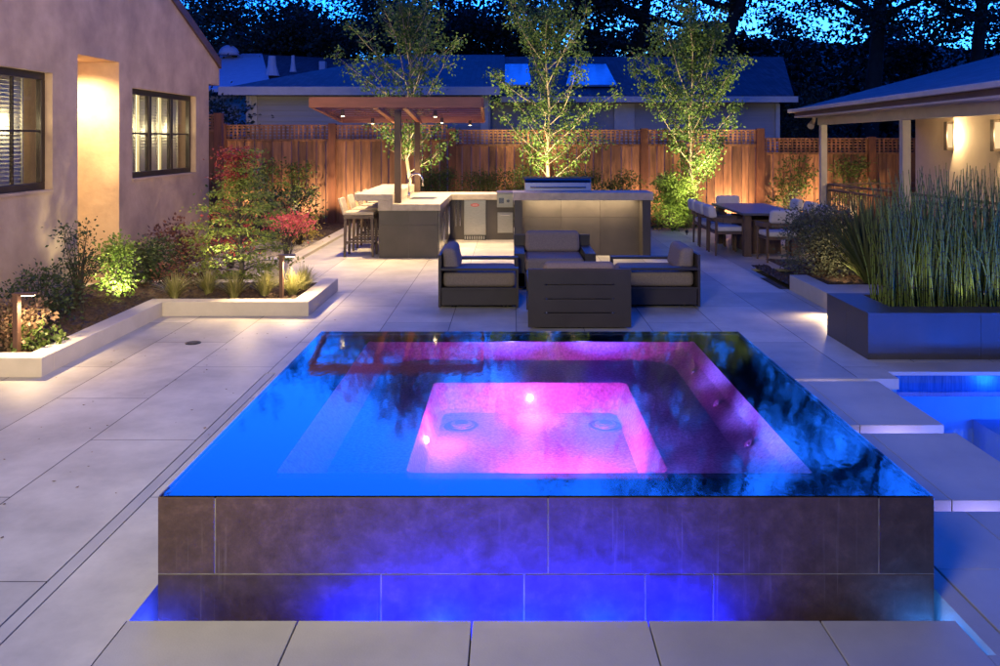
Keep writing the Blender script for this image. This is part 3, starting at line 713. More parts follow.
# ------------------------------------------------------------------ lounge chairs  (faces +Y before rotation: back panel at y=-.48)
def make_lounge():
    t = thing('lounge_chair','','lounge chair'); W = .545; Dp = .475
    g = MB(); g.box(-W+.02,W-.02,-Dp+.035,Dp,.04,.225); child('base', g, M['frame'], t, bevel=.004)
    g = MB()                                        # back panel with three slots
    for z0,z1 in ((.02,.168),(.180,.315),(.327,.465),(.477,.636)): g.box(-W,W,-Dp,-Dp+.03,z0,z1)
    for z in (.168,.315,.465): g.box(-W,-.37,-Dp,-Dp+.03,z,z+.012); g.box(.37,W,-Dp,-Dp+.03,z,z+.012)
    child('back_panel', g, M['frame'], t)
    g = MB()
    for sx in (-1,1):
        for z in (.174,.321,.471): g.tube([(sx*.35,-Dp-.004,z),(sx*.35,-Dp+.01,z)],.008,8)
    child('slot_stud', g, M['steel2'], t)
    for s in (-1,1):
        a, b = sorted((s*W, s*(W-.14)))
        g = MB(); g.box(a,b,-Dp+.031,Dp+.001,.452,.482); ar = child('armrest', g, M['frame'], t, bevel=.003)
        g = MB(); g.box(a,b,Dp-.03,Dp,.02,.451); child('front_leg', g, M['frame'], t, bevel=.003)
        a, b = sorted((s*W, s*(W-.025)))
        g = MB(); g.box(a,b,-Dp+.031,Dp-.031,.226,.25); sub('side_rail', g, M['frame'], ar)
    g = MB(); g.box(-W+.15,W-.15,-Dp+.04,Dp-.035,.227,.415); child('seat_cushion', g, M['cushion'], t, bevel=.055, seg=5)
    g = MB(); g.hexa([(-.39,-.43,.41),(.39,-.43,.41),(.39,-.23,.41),(-.39,-.23,.41)],[(-.38,-.445,.70),(.38,-.445,.70),(.38,-.29,.70),(-.38,-.29,.70)]); child('back_cushion', g, M['cushion'], t, bevel=.06, seg=5)
    g = MB()
    for sx in (-.4,.4):
        for sy in (-.3,.3): g.cyl(sx,sy,0,.04,.03,n=10)
    child('foot', g, M['black'], t)
    return t
lc = make_lounge()
for i,(x,y,a,lb) in enumerate(((.725,9.46,0,'lounge chair with its slotted back to the viewer, nearest the spa'),
      (-.385,10.60,-90,'lounge chair at left of the seating group, turned to the right'),
      (1.775,10.64,90,'lounge chair at right of the seating group, turned to the left'),
      (.59,11.82,180,'lounge chair facing the viewer in front of the grill island'))):
    o = lc if i == 0 else copy_tree(lc)
    o.location = (x,y,0); o.rotation_euler = (0,0,R(a)); o['label'] = lb; o['group'] = 'charcoal lounge chairs round the seating square'

# ------------------------------------------------------------------ dining set
dt = thing('dining_table','long dark slate dining table on slab legs near the back fence','dining table',(4.46,15.6,0))
g = MB(); g.box(3.95,4.98,14.45,16.75,.715,.755); child('tabletop', g, M['tabletop'], dt, bevel=.004)
for y in (14.62,16.45):
    g = MB(); g.box(4.00,4.12,y-.06,y+.06,0,.714); child('leg', g, M['teak'], dt, bevel=.004)
    g = MB(); g.box(4.81,4.93,y-.06,y+.06,0,.714); child('leg', g, M['teak'], dt, bevel=.004)
g = MB(); g.box(4.2,4.75,14.95,16.2,0,.60); child('pedestal', g, M['teak'], dt, bevel=.006)
def make_chair():
    t = thing('dining_chair','','dining chair')   # faces +Y
    for sx in (-.26,.26):
        for sy,h_ in ((-.24,.60),(.24,.58)):
            g = MB(); g.tube([(sx,sy,0),(sx*.98,sy*.95,h_)],[.017,.024],8); child('leg', g, M['teak'], t)
    g = MB(); g.box(-.26,.26,-.24,.25,.37,.41); child('seat_frame', g, M['teak'], t, bevel=.006)
    g = MB(); pts = [(.275,.27,.60),(.29,.05,.605),(.28,-.12,.61),(.20,-.25,.62),(0,-.31,.62),(-.20,-.25,.62),(-.28,-.12,.61),(-.29,.05,.605),(-.275,.27,.60)]
    for i in range(len(pts)-1): g.bar(pts[i],pts[i+1],.035,.075)
    child('curved_arm_rail', g, M['teak'], t)
    g = MB(); g.box(-.25,.25,-.22,.25,.411,.50); child('seat_cushion', g, M['pillow'], t, bevel=.035, seg=4)
    g = MB(); g.hexa([(-.25,-.35,.645),(.25,-.35,.645),(.24,-.20,.645),(-.24,-.20,.645)],[(-.24,-.37,.86),(.24,-.37,.86),(.23,-.24,.86),(-.23,-.24,.86)]); child('back_pillow', g, M['pillow'], t, bevel=.05, seg=4)
    return t
dc = make_chair()
for i,(x,y,a,lb) in enumerate(((3.78,14.95,-90,'dining chair at the left of the table, nearest the viewer'),(3.78,15.65,-88,'dining chair in the middle of the left side of the table'),
      (3.80,16.35,-92,'dining chair at the left of the table, nearest the fence'),(5.22,14.95,92,'dining chair at the right of the table, nearest the viewer'),
      (5.24,15.70,90,'dining chair in the middle of the right side of the table'),(5.22,16.42,88,'dining chair at the right of the table, nearest the fence'),
      (4.42,14.08,3,'dining chair at the near end of the table, back to the viewer'),(4.45,17.15,180,'dining chair at the far end of the table, facing the viewer'))):
    o = dc if i == 0 else copy_tree(dc)
    o.location = (x,y,0); o.rotation_euler = (0,0,R(a)); o['label'] = lb; o['group'] = 'wooden dining chairs with white cushions'

# ------------------------------------------------------------------ path lights
def path_light(x,y,z,h,arm,label,power):
    t = thing('path_light', label, 'path light', (x,y,z), 'bronze path lights in the planting bed')
    g = MB(); g.box(x-.022,x+.022,y-.03,y+.03,z-.08,z+h); child('post', g, M['fascia'], t, bevel=.003)
    g = MB(); g.box(x-.03,x+arm,y-.035,y+.035,z+h+.001,z+h+.022); a_ = child('arm', g, M['fascia'], t, bevel=.003)
    g = MB(); g.box(x+.05,x+arm-.01,y-.022,y+.022,z+h-.004,z+h); sub('lens', g, M['lens'], a_)
    lamp('SPOT',(x+arm*.7,y,z+h-.03),power,WARM,.03,(x+arm*.7+.05,y,z-1),150,.6)
path_light(-4.36,7.5,.11,.52,.16,'bronze path light with a small arm at the left edge, beside the stone curb',15)
path_light(-2.74,10.15,.11,.50,.16,'bronze path light with a small arm beside the maple, behind the stone curb',20)
for (x,y) in ((-3.0,9.5),): lamp('SPOT',(-3.1,9.95,.5),7,WARM,.04,(-2.9,9.2,-.4),120,.8)

# ------------------------------------------------------------------ planters at right
pl = thing('tall_planter','dark blue grey tiled planter box holding rushes, at right beside the pool','planter',(5,8.2,0))
g = MB()
x0,x1,y0,y1,zt = 3.25,8.4,7.74,8.74,.425
for a in range(5): g.box(x0+a*1.03+.0015,x0+(a+1)*1.03-.0015,y0,y0+.012,0,zt-.022)
g.box(x0,x0+.012,y0+.014,y0+.5,0,zt-.022); g.box(x0,x0+.012,y0+.503,y1,0,zt-.022)
g.box(x0+.012,x1,y0+.012,y0+.3,0,zt-.022); g.box(x0+.012,x1,y1-.08,y1,0,zt-.022); g.box(x0+.012,x0+.33,y0+.3,y1-.08,0,zt-.022); g.box(x1-.3,x1,y0+.3,y1-.08,0,zt-.022)
child('tile_wall', g, M['darktile'], pl)
g = MB()
g.box(x0-.002,x1,y0-.002,y0+.3,zt-.021,zt); g.box(x0-.002,x0+.33,y0+.3,y1,zt-.021,zt); g.box(x0+.33,x1,y1-.08,y1,zt-.021,zt); child('cap', g, M['darktile'], pl)
g = MB(); soil_patch(g,x0+.33,x1-.3,y0+.3,y1-.08,.36,80,12,.02); child('pebbles', g, M['black'], pl)
lp = thing('low_planter','low pale stone planter wall behind the tall dark planter, holding flax','planter',(5,10,0))
g = MB(); g.box(3.72,3.95,8.745,11.35,-.03,.2); g.box(3.95,6.6,8.745,10.6,-.03,.198)
child('stone', g, M['curb'], lp, bevel=.004)
g = MB(); soil_patch(g,3.95,6.6,10.6,13.2,.15,50,40); soil_patch(g,3.72,3.95,11.35,13.2,.06,10,30); struct('flax_bed_soil', g, M['soil'])
g = MB(); soil_patch(g,3.60,3.718,11.4,12.3,.006,6,16,.003); struct('flax_bed_edge_soil', g, M['soil'])
wl = thing('wall_light','small hidden warm step light low on the pale planter wall','step light',(3.70,9.6,.12))
a = MB(); a.box(3.695,3.719,9.5,9.7,.10,.15); child('housing',a,M['bronze'],wl)
a = MB(); a.box(3.70,3.715,9.52,9.68,.094,.099); child('lens',a,M['lens'],wl)
lamp('SPOT',(3.62,9.6,.16),9,WARM,.03,(3.45,9.5,-.3),150,.7)
# rushes: upright clumps
def rushes(cx, n, hmin, hmax, label):
    t = thing('horsetail_rush', label, 'rush plant', (cx,8.3,.36), 'horsetail rushes in the tall planter')
    g = MB()
    for i in range(n):
        x = max(3.64,cx+rng.gauss(0,.16)); y = min(8.6,max(8.08,8.33+rng.gauss(0,.14))); h = rng.uniform(hmin,hmax)*(1 if rng.random()<.7 else .7)
        dx = (x-cx)*.32+rng.gauss(0,.075)*(2.4 if rng.random()<.12 else 1); dy = rng.gauss(0,.06); r = rng.uniform(.0045,.0078)
        g.tube([(x,y,.35),(x+dx*.35,y+dy*.35,.35+h*.5),(x+dx,y+dy,.35+h)],[r,r*.9,r*.45],5,cap=False)
    child('stems', g, F['rush'], t, smooth=True); return t
for i,(x,n,a,b,lb) in enumerate(((3.78,70,.85,1.22,'leftmost horsetail rush clump, thin and short, at the corner of the tall planter'),(4.08,140,.95,1.40,'dense horsetail rush clump, second from the left in the tall planter'),
     (4.42,140,1.0,1.45,'tall horsetail rush clump in the middle of the tall planter'),(4.76,140,.95,1.38,'horsetail rush clump cut by the right edge of the photo'),(5.15,120,1.0,1.4,'horsetail rush clump just beyond the right edge'))):
    rushes(x,n,a,b,lb)

for x in (3.9,4.3,4.7): lamp('SPOT',(x,7.98,.44),2.2,(1,.9,.5),.05,(x,8.35,1.3),90,1)
# ------------------------------------------------------------------ plants
def anchor_leaves(mb, pts, n, spread, size, dirfn=None, asp=.55):
    for _ in range(n):
        p = Vector(rng.choice(pts)); q = p+Vector((rng.gauss(0,spread),rng.gauss(0,spread),rng.gauss(0,spread*.8)))
        d = (q-p)+Vector((rng.gauss(0,.4),rng.gauss(0,.4),rng.gauss(0,.3)))*spread*2
        if d.length < 1e-5: continue
        mb.leaf(q, d, size*rng.uniform(.6,1.25), asp)
def shrub(name,label,cat,loc,rx,ry,h,n,size,fm,clumps=14,spread=.08,asp=.55,low=.12,bm='darkbark'):
    x,y,z = loc; t = thing(name,label,cat,loc)
    s = MB(); f = MB(); cl = []
    for i in range(clumps):
        a = rng.uniform(0,2*math.pi); r = math.sqrt(rng.random()); zz = low*h+(h*(1-low))*rng.random()**.8
        k = math.sqrt(max(.1,1-((zz/h-.45)/.75)**2))
        c = Vector((x+rx*r*math.cos(a)*k, y+ry*r*math.sin(a)*k, z+zz)); cl.append(c)
        s.tube([(x+rng.gauss(0,.02),y+rng.gauss(0,.02),z-.03),((x*1.5+c.x*.5)/2+rng.gauss(0,.02),(y*1.5+c.y*.5)/2,z+zz*.5),tuple(c)],[.010,.007,.003],5,cap=False)
    anchor_leaves(f, cl, n, spread, size, asp=asp)
    child('stems', s, M[bm], t); child('foliage', f, fm, t); return t
def tuft(name,label,cat,loc,n,h,spread,w,fm,arch=.5,group=None,stiff=False):
    x,y,z = loc; t = thing(name,label,cat,loc,group); g = MB()
    for i in range(n):
        a = rng.uniform(0,2*math.pi); l = h*rng.uniform(.6,1.1); o = rng.uniform(.05,1)*spread
        d = Vector((math.cos(a),math.sin(a),0)); side = Vector((-d.y,d.x,0))*w*rng.uniform(.7,1.2)
        b = Vector((x,y,z))+d*rng.uniform(0,.04)
        P = []
        for k in range(5):
            u = k/4; zz = l*(u if stiff else (u-arch*u*u*o/spread)); P.append(b+d*o*(u**(1.2 if stiff else 1.5))+Vector((0,0,zz)))
        n0 = len(g.v)
        for k,pp in enumerate(P):
            ww = side*(.5,.5,.42,.28,.03)[k]; g.v += [tuple(pp-ww),tuple(pp+ww)]
        for k in range(4): g.f.append((n0+2*k,n0+2*k+1,n0+2*k+3,n0+2*k+2))
    child('blades', g, fm, t); return t

def slim_tree(label,x,y,H,rad,n,seed,low=.26,lean=0,fm=None):
    global rng
    keep = rng; rng = random.Random(seed)
    t = thing('slim_tree',label,'tree',(x,y,0),'slim uplit trees along the back fence')
    s = MB(); f = MB(); an = []
    tp = [Vector((x,y,0))]
    K = 9
    for i in range(1,K+1): tp.append(Vector((x+lean*i/K+rng.gauss(0,.035),y+rng.gauss(0,.03),H*.93*i/K)))
    s.tube(tp,[.052*(1-.88*i/K) for i in range(K+1)],8)
    nb = 30
    for i in range(nb):
        u = low+(.93-low)*(i/nb)**.9; k = min(K-1,int(u*K)); p = tp[k].lerp(tp[k+1],u*K-k) if k+1<=K else tp[-1]
        a = i*2.4+rng.uniform(-.4,.4); prof = math.sin(min(1,max(0,(u-low+.14)/(1.08-low)))*math.pi)**.6
        ln = rad*prof*rng.uniform(.75,1.25); el = R(rng.uniform(18,42)+u*26)
        d = Vector((math.cos(a)*math.cos(el),math.sin(a)*math.cos(el),math.sin(el)))
        pts = [p]; q = p.copy()
        for j in range(4):
            d = (d+Vector((rng.gauss(0,.13),rng.gauss(0,.13),.07+rng.gauss(0,.06)))).normalized(); q = q+d*ln/4*1.15; pts.append(q.copy())
        s.tube(pts,[.018*(1-u*.5),.013,.009,.006,.003],5,cap=False)
        for j in range(1,5):
            for _ in range(3):
                tw = (d+Vector((rng.gauss(0,.8),rng.gauss(0,.8),rng.gauss(.1,.5)))).normalized()*rng.uniform(.12,.34)
                e = pts[j]+tw; s.tube([pts[j],e],[.005,.002],4,cap=False)
                for m_ in range(4): an.append(pts[j].lerp(e,(m_+1)/4))
    for j in range(6): an.append(tp[-1]+Vector((0,0,H*.07*j/5)))
    for _ in range(n):
        p = rng.choice(an); q = p+Vector((rng.gauss(0,.085),rng.gauss(0,.085),rng.gauss(0,.08)))
        f.leaf(q, Vector((rng.gauss(0,.6),rng.gauss(0,.6),rng.gauss(-.3,.5))), rng.uniform(.05,.088), .74)
    child('trunk', s, M['bark'], t, smooth=True); child('crown', f, fm or F['garden'], t)
    rng = keep
slim_tree('slim tree rising behind the pergola, its crown showing above and below the roof',-2.28,18.9,5.3,1.5,6000,11)
slim_tree('slim tree with a loose uplit crown behind the grill island, middle of the three',.82,19.4,5.3,1.62,8000,5,low=.20)
slim_tree('slim tree with the fullest rounded crown, right of the grill island',4.10,19.3,4.85,1.62,11000,23,low=.20)
for (x,y,p_,tx,ty) in ((-2.2,18.1,300,-2.3,19.0),(1.1,17.9,360,.8,19.4),(.2,18.1,200,.7,19.5),(4.05,17.7,330,4.1,19.3),(4.7,18.0,260,4.2,19.4)):
    lamp('SPOT',(x,y,.10),p_,(1,.84,.40),.04,(tx,ty,3.0),78,.9)
# fence grazing uplights
for i,x in enumerate((-6.3,-4.9,-3.6,-.6,.6,2.1,3.3,5.3,6.8,8.1)):
    lamp('SPOT',(x,19.95,.12),(46,50,50,34,26,34,30,50,42,34)[i],WARM,.04,(x,20.6,1.2),125,.8)
t_specs = [(-2.2,18.3),(1.1,18.2),(3.7,17.9)]
for i,(x,y) in enumerate(t_specs):
    t = thing('garden_uplight', ['black uplight at the foot of the tree behind the pergola','black uplight at the foot of the middle slim tree','black uplight at the foot of the slim tree right of the island'][i],'uplight',(x,y,0),'black uplights at the tree feet')
    a = MB(); a.tube([(x,y,0),(x,y,.06)],[.012,.012],8); child('stake',a,M['black'],t)
    a = MB(); a.tube([(x,y-.02,.05),(x,y+.01,.095)],[.03,.036],12); child('head',a,M['black'],t)

# hedging in front of the fence
hd = [(-1.75,19.75,.55,1.25,'hedge','loose green shrub at the fence just right of the faucet'),(-.7,19.8,.55,1.15,'hedge','green shrub at the fence behind the back counter'),(.15,19.8,.5,1.3,'hedge','green shrub left of the middle slim tree'),
      (1.6,19.8,.55,1.25,'hedge','green shrub right of the middle slim tree'),(2.5,19.8,.6,1.2,'hedge','dim green shrub at the fence behind the right end of the island'),(3.62,18.9,.50,1.15,'bright','bright yellow green uplit bush beside the island')]
for x,y,r,h,fm,lb in hd:
    shrub('garden_shrub',lb,'shrub',(x,y,.02),r,.4,h,7000 if fm=='bright' else 3600,.07,F[fm],clumps=90 if fm=='bright' else 70,spread=.085,low=.05,asp=.35)
lamp('SPOT',(3.45,18.0,.08),26,(1,.90,.40),.04,(3.62,19.0,.8),80,.8)
# espaliered shrubs on the fence
for x,lb in ((6.75,'sparse climbing shrub on the lower fence, left of the pavilion post'),(8.15,'sparse climbing shrub on the lower fence between the pavilion posts'),(-5.15,'thin leafy shrub rising against the fence left of the bar stools'),(-6.0,'leafy shrub against the fence beyond the house corner')):
    shrub('climbing_shrub',lb,'shrub',(x,20.25,.02),.5,.12,1.55,900,.07,F['hedge'],clumps=26,spread=.09,low=.25)

# bed plants at left
shrub('bronze_shrub','bronze leaved perennial round the left path light','shrub',(-4.62,7.78,.11),.45,.28,.38,1700,.05,F['bronze'],clumps=50,spread=.05,low=.1,asp=.8)
shrub('ground_shrub','low pale green perennial right of the left path light','shrub',(-4.3,7.72,.11),.16,.2,.2,420,.05,F['hedge'],clumps=18,spread=.04,low=.1,asp=.9)
shrub('dark_shrub','dark leafy shrub behind the bronze perennial, beside the house wall','shrub',(-4.85,8.75,.11),.42,.3,.52,1500,.045,F['dark'],clumps=40,spread=.07,low=.1)
shrub('dark_shrub','tall open dark shrub in front of the lit doorway recess','shrub',(-4.75,9.35,.11),.26,.2,.92,1000,.042,F['dark'],clumps=32,spread=.06,low=.15)
shrub('lit_shrub','bright yellow green shrub glowing against the doorway recess','shrub',(-4.72,10.15,.11),.18,.16,.66,1500,.042,F['bright'],clumps=34,spread=.07,low=.15,asp=.8)
lamp('SPOT',(-4.55,9.85,.16),26,(1,.90,.45),.03,(-4.75,10.3,.7),110,.8)
shrub('dark_shrub','low dark green shrub below the second window of the house','shrub',(-4.75,11.2,.1),.36,.3,.52,2200,.05,F['dark'],clumps=40,spread=.07,low=.1)
shrub('purple_shrub','low purple leaved shrub left of the maple','shrub',(-4.15,11.0,.1),.40,.3,.34,700,.045,F['purple'],clumps=30,spread=.06,low=.1)
shrub('purple_shrub','dark purple shrub at the house corner behind the maple','shrub',(-4.9,12.7,.05),.5,.3,.7,1100,.06,F['purple'],clumps=36,spread=.07,low=.1)
gl_l = ['leftmost golden grass tuft behind the stone curb','second golden grass tuft from the left behind the stone curb','golden grass tuft below the maple','small golden grass tuft left of the second path light','golden grass tuft right of the second path light','golden grass tuft nearest the curb corner']
for i,(x,y) in enumerate(((-4.02,10.15),(-3.72,10.45),(-3.32,10.2),(-3.0,10.35),(-2.66,10.35),(-2.62,10.75))):
    tuft('grass_tuft',gl_l[i],'ornamental grass',(x,y,.1),280,.36,.34,.009,F['grass'],arch=.45,group='golden grass tufts behind the curb')
# japanese maple
def maple(x,y,z,label):
    t = thing('japanese_maple',label,'tree',(x,y,z)); s = MB(); f = MB(); r = MB()
    s.tube([(x,y,z-.05),(x+.03,y,z+.35),(x-.03,y,z+.8),(x+.02,y,z+1.6)],[.035,.028,.02,.01],8)
    for i in range(60):
        u = i/60; hh = .18+1.62*u; a = i*2.4; rad = (.42*math.sin(min(1,u*1.1+.22)*math.pi)**.6+.10)*rng.uniform(.6,1.15)
        c = Vector((x+rad*math.cos(a),y+rad*.8*math.sin(a),z+hh+rng.uniform(-.05,.05)))
        b = Vector((x,y,z+hh*.75)); s.tube([b,b.lerp(c,.5)+Vector((0,0,.04)),c],[.010,.006,.003],5,cap=False)
        red = (hh > 1.35 and math.cos(a) < .2) or (rng.random() < .02)
        for _ in range(110):
            q = c+Vector((rng.gauss(0,.11),rng.gauss(0,.10),rng.gauss(0,.022)))
            (r if red else f).leaf(q,Vector((rng.gauss(0,1),rng.gauss(0,1),rng.gauss(-.3,.3))),rng.uniform(.03,.055),.6)
    child('trunk', s, M['darkbark'], t, smooth=True); child('crown', f, F['maple'], t); child('red_foliage', r, F['red'], t)
maple(-3.42,10.72,.1,'layered japanese maple with green foliage and red upper tips in the bed corner')
lamp('SPOT',(-3.5,10.0,.46),18,(1,.86,.5),.03,(-3.4,10.8,1.1),100,.8)
lamp('SPOT',(-3.95,12.1,.18),20,(1,.72,.5),.03,(-4.1,12.9,1.0),110,.8)
shrub('red_maple','red leaved small maple against the house corner, uplit','shrub',(-4.25,12.9,.05),.35,.3,1.05,800,.055,F['red'],clumps=26,spread=.08,low=.2)
shrub('pink_shrub','pink tipped shrub rising behind the japanese maple','shrub',(-3.55,13.4,.05),.45,.3,.75,220,.055,F['pink'],clumps=12,spread=.07,low=.6)
shrub('green_shrub','airy green shrub behind the japanese maple near the fence','shrub',(-4.8,15.5,.05),.6,.4,1.4,1100,.07,F['hedge'],clumps=50,spread=.11,low=.2)
shrub('azalea','pink flowering shrub left of the bar stools','shrub',(-3.95,15.0,.05),.45,.3,.62,1100,.05,F['pink'],clumps=22,spread=.06,low=.65)
shrub('yellow_shrub','yellow green shrub beside the gravel strip','shrub',(-3.95,15.9,.05),.42,.3,.5,1000,.06,F['yellow'],clumps=30,spread=.06,low=.15)
shrub('dark_shrub','dark green shrub behind the pink flowers','shrub',(-4.4,16.8,.05),.7,.4,.9,1500,.07,F['dark'],clumps=40,spread=.1,low=.15)
# plants at right
shrub('grey_shrub','rounded grey green shrub at the corner of the low planter','shrub',(4.30,11.7,.05),.52,.40,1.0,7500,.045,F['grey'],clumps=120,spread=.07,low=.05)
tuft('flax_plant','large dark green flax with sword leaves behind the tall planter','flax',(4.62,11.0,.15),230,1.05,1.0,.042,F['flax'],stiff=True)
tuft('flax_plant','second green flax, right of the large one','flax',(5.35,11.2,.15),170,1.05,.85,.042,F['flax'],stiff=True)
tuft('cream_flax','small cream and green striped flax tucked behind the rushes','flax',(4.42,9.6,.2),26,.45,.40,.022,F['cream'],stiff=True)
lamp('SPOT',(4.2,10.9,.25),6,WARM,.03,(4.6,11.6,.6),120,.8)

# ------------------------------------------------------------------ pavilion at right
pv = thing('pavilion','open sided pavilion with cream wall, lit sconces and grey shingle roof, at the right','pavilion',(8,14,0))
dirv = Vector((-.07,-1,0)).normalized(); nrm = Vector((dirv.y,-dirv.x,0))   # nrm points -X side
nrm = Vector((-abs(nrm.x), -nrm.y if nrm.x>0 else nrm.y, 0)).normalized()
P1 = Vector((6.77,18.5,0))
def PV(s, off, z): p = P1+dirv*s-nrm*off; return Vector((p.x,p.y,z))   # off>0 goes right/away
def pbar(mb, s0, s1, o0, o1, z0, z1):
    mb.hexa([PV(s1,o0,z0),PV(s1,o1,z0),PV(s0,o1,z0),PV(s0,o0,z0)],[PV(s1,o0,z1),PV(s1,o1,z1),PV(s0,o1,z1),PV(s0,o0,z1)])
g = MB(); pbar(g,-.1,16,-.07,.07,2.33,2.50); child('beam', g, M['curb'], pv)
for s in (.08,4.6,10.4):
    g = MB(); pbar(g,s-.075,s+.075,-.065,.065,0,2.328); child('post', g, M['curb'], pv, bevel=.004)
g = MB(); pbar(g,-.2,16,2.05,2.3,-.02,2.6); pbar(g,-.2,0,2.3,9,-.02,2.6); child('wall', g, M['creamwall'], pv)
g = MB(); pbar(g,-.6,16,-.44,2.04,2.501,2.53); child('ceiling', g, M['curb'], pv)
g = MB(); sl_ = .262
g.hexa([PV(16.5,-.42,2.62),PV(16.5,9,2.62+9.62*sl_),PV(-.85,9,2.62+9.62*sl_),PV(-.85,-.42,2.62)],[PV(16.5,-.42,2.69),PV(16.5,9,2.69+9.62*sl_),PV(-.85,9,2.69+9.62*sl_),PV(-.85,-.42,2.69)])
child('roof', g, M['shingle'], pv)
g = MB(); pbar(g,-.88,16.5,-.52,-.42,2.615,2.695); child('gutter', g, M['curb'], pv, bevel=.01)
g = MB(); pbar(g,-.6,16.2,-.43,-.36,2.531,2.614); child('fascia', g, M['fascia'], pv)
g = MB()
for i in range(28): pbar(g,-.5+i*.6,-.45+i*.6,-.35,-.08,2.531,2.61)
child('rafter_tail', g, M['curb'], pv)
for i,s in enumerate((1.6,3.46,6.2)):
    g = MB(); pbar(g,s-.07,s+.07,1.915,2.048,1.80,1.85); pbar(g,s-.07,s+.07,1.915,2.048,2.31,2.36); pbar(g,s-.07,s+.07,1.915,1.935,1.85,2.31); pbar(g,s-.07,s+.07,2.03,2.048,1.85,2.31); f = child('sconce', g, M['bronze'], pv, bevel=.003)
    g = MB(); pbar(g,s-.06,s+.06,1.936,2.029,1.852,2.308); sub('lens', g, M['lens2'], f)
    q = PV(s+.19,1.88,2.08); lamp('POINT',q,15,(1,.72,.38),.05)
# railing
rl = thing('railing','brown metal railing with vertical bars between the flax and the pavilion','railing',(7,15,0))
ra = Vector((6.85,18.35,0)); rb = Vector((7.37,12.6,0))
g = MB()
for z in (1.04,.92,.12): g.bar(ra+Vector((0,0,z)),rb+Vector((0,0,z)),.05,.04)
child('rail', g, M['teak'], rl)
g = MB()
for i in range(56):
    p = ra.lerp(rb,i/55); g.bar(p+Vector((0,0,.12)),p+Vector((0,0,.92)),.018,.018)
child('baluster', g, M['teak'], rl)
g = MB()
for z in (1.04,.92): g.bar((6.9,18.4,z),(9.0,18.9,z),.05,.04)
for i in range(18): g.bar((6.9+i*.117,18.4+i*.028,.1),(6.9+i*.117,18.4+i*.028,.92),.018,.018)
child('rear_rail', g, M['teak'], rl)
for p in (ra,rb,ra.lerp(rb,.5)):
    g = MB(); g.box(p.x-.04,p.x+.04,p.y-.04,p.y+.04,0,1.02); child('post', g, M['teak'], rl)
# flood light under the eave end
fl = thing('flood_light','small cream flood light hanging under the far corner of the pavilion eave','flood light',(6.7,18.9,2.5))
g = MB(); g.tube([(6.70,18.85,2.60),(6.70,18.85,2.46)],.02,8); child('bracket', g, M['white'], fl)
g = MB(); g.tube([(6.74,18.88,2.48),(6.66,18.80,2.37),(6.60,18.72,2.30)],[.03,.055,.075],14); child('head', g, M['seatpad'], fl)

# ------------------------------------------------------------------ neighbour houses
nb = thing('neighbour_house','low grey house with a long blue shingle roof beyond the fence','house',(2,28,0))
NY = 26.0; k_ = NY/850
XX = lambda px,Y=NY: (px-511)*Y/850
ZZ = lambda py,Y=NY: 2+(140-py)*Y/850
g = MB(); g.box(XX(243),XX(490),NY+.6,NY+9,-.1,ZZ(94)); g.box(XX(490),XX(779,27.6),NY+1.6,NY+9,-.1,ZZ(100)); child('wall', g, M['siding'], nb)
g = MB(); z = .3
while z < ZZ(96)-.15:
    x0_,x1_,ya_ = XX(252),XX(480),NY+.6
    g.hexa([(x0_,ya_-.045,z),(x1_,ya_-.045,z),(x1_,ya_-.002,z),(x0_,ya_-.002,z)],[(x0_,ya_-.02,z+.17),(x1_,ya_-.02,z+.17),(x1_,ya_-.002,z+.17),(x0_,ya_-.002,z+.17)]); z += .175
child('clapboard', g, M['siding'], nb)
g = MB()
def roofslab(mb, pts, th=.12):
    a = [Vector(p) for p in pts]; mb.hexa(a,[p+Vector((0,0,th)) for p in a])
e = ZZ(92); R1 = 32.0
roofslab(g,[(XX(221),NY,e),(XX(505),NY,e),(XX(505,R1),R1,2+82*R1/850),(XX(400,R1),R1,2+82*R1/850)])
e2 = ZZ(100)-.02; NY2 = 27.0
roofslab(g,[(XX(496,NY2),NY2,2+41*NY2/850),(XX(794,NY2),NY2,2+41*NY2/850),(XX(783,R1),R1,2+80*R1/850),(XX(470,R1),R1,2+80*R1/850)])
child('roof', g, M['shingle'], nb)
g = MB(); g.box(XX(219),XX(500),NY-.10,NY+.02,e-.10,e+.16); g.box(XX(500,NY2),XX(797,NY2),NY2-.12,NY2,2+37.5*NY2/850,2+43.5*NY2/850); child('gutter', g, M['white'], nb, bevel=.01)
g = MB()
for a,b in ((241,252),(480,488)): g = MB(); g.box(XX(a),XX(b),NY+.50,NY+.599,0,ZZ(95)); child('corner_trim', g, M['white'], nb)
for a,b in ((614,634),(700,703),(775,779)): g = MB(); g.box(XX(a,27.6),XX(b,27.6),27.5,27.599,0,2+36*27.6/850); child('corner_trim', g, M['white'], nb)

g = MB(); g.tube([(XX(246),NY+.42,ZZ(96)),(XX(246),NY+.42,ZZ(135))],.05,8); child('downpipe', g, M['white'], nb)
def onroof(px,py):   # intersect ray with second roof plane approx
    ya,za = NY2,2+41*NY2/850+.14; yb,zb_ = R1,2+80*R1/850+.14; m = (zb_-za)/(yb-ya)
    s = (140-py)/850; Y = (za-m*ya-2)/(s-m); return Vector(((px-511)*Y/850,Y,2+s*Y))
for q in (((499,88),(532,88),(528,67),(503,67)),((566,88),(617,88),(606,67),(572,67))):
    g = MB(); a = [onroof(*p)+Vector((0,0,.05)) for p in q]; g.hexa(a,[p+Vector((0,0,.06)) for p in a]); child('skylight', g, M['solar'], nb)
g = MB(); a = [onroof(450,72),onroof(499,72),onroof(499,70.6),onroof(450,70.6)]; a = [p+Vector((0,0,.03)) for p in a]; g.hexa(a,[p+Vector((0,0,.03)) for p in a]); child('flashing', g, M['white'], nb)
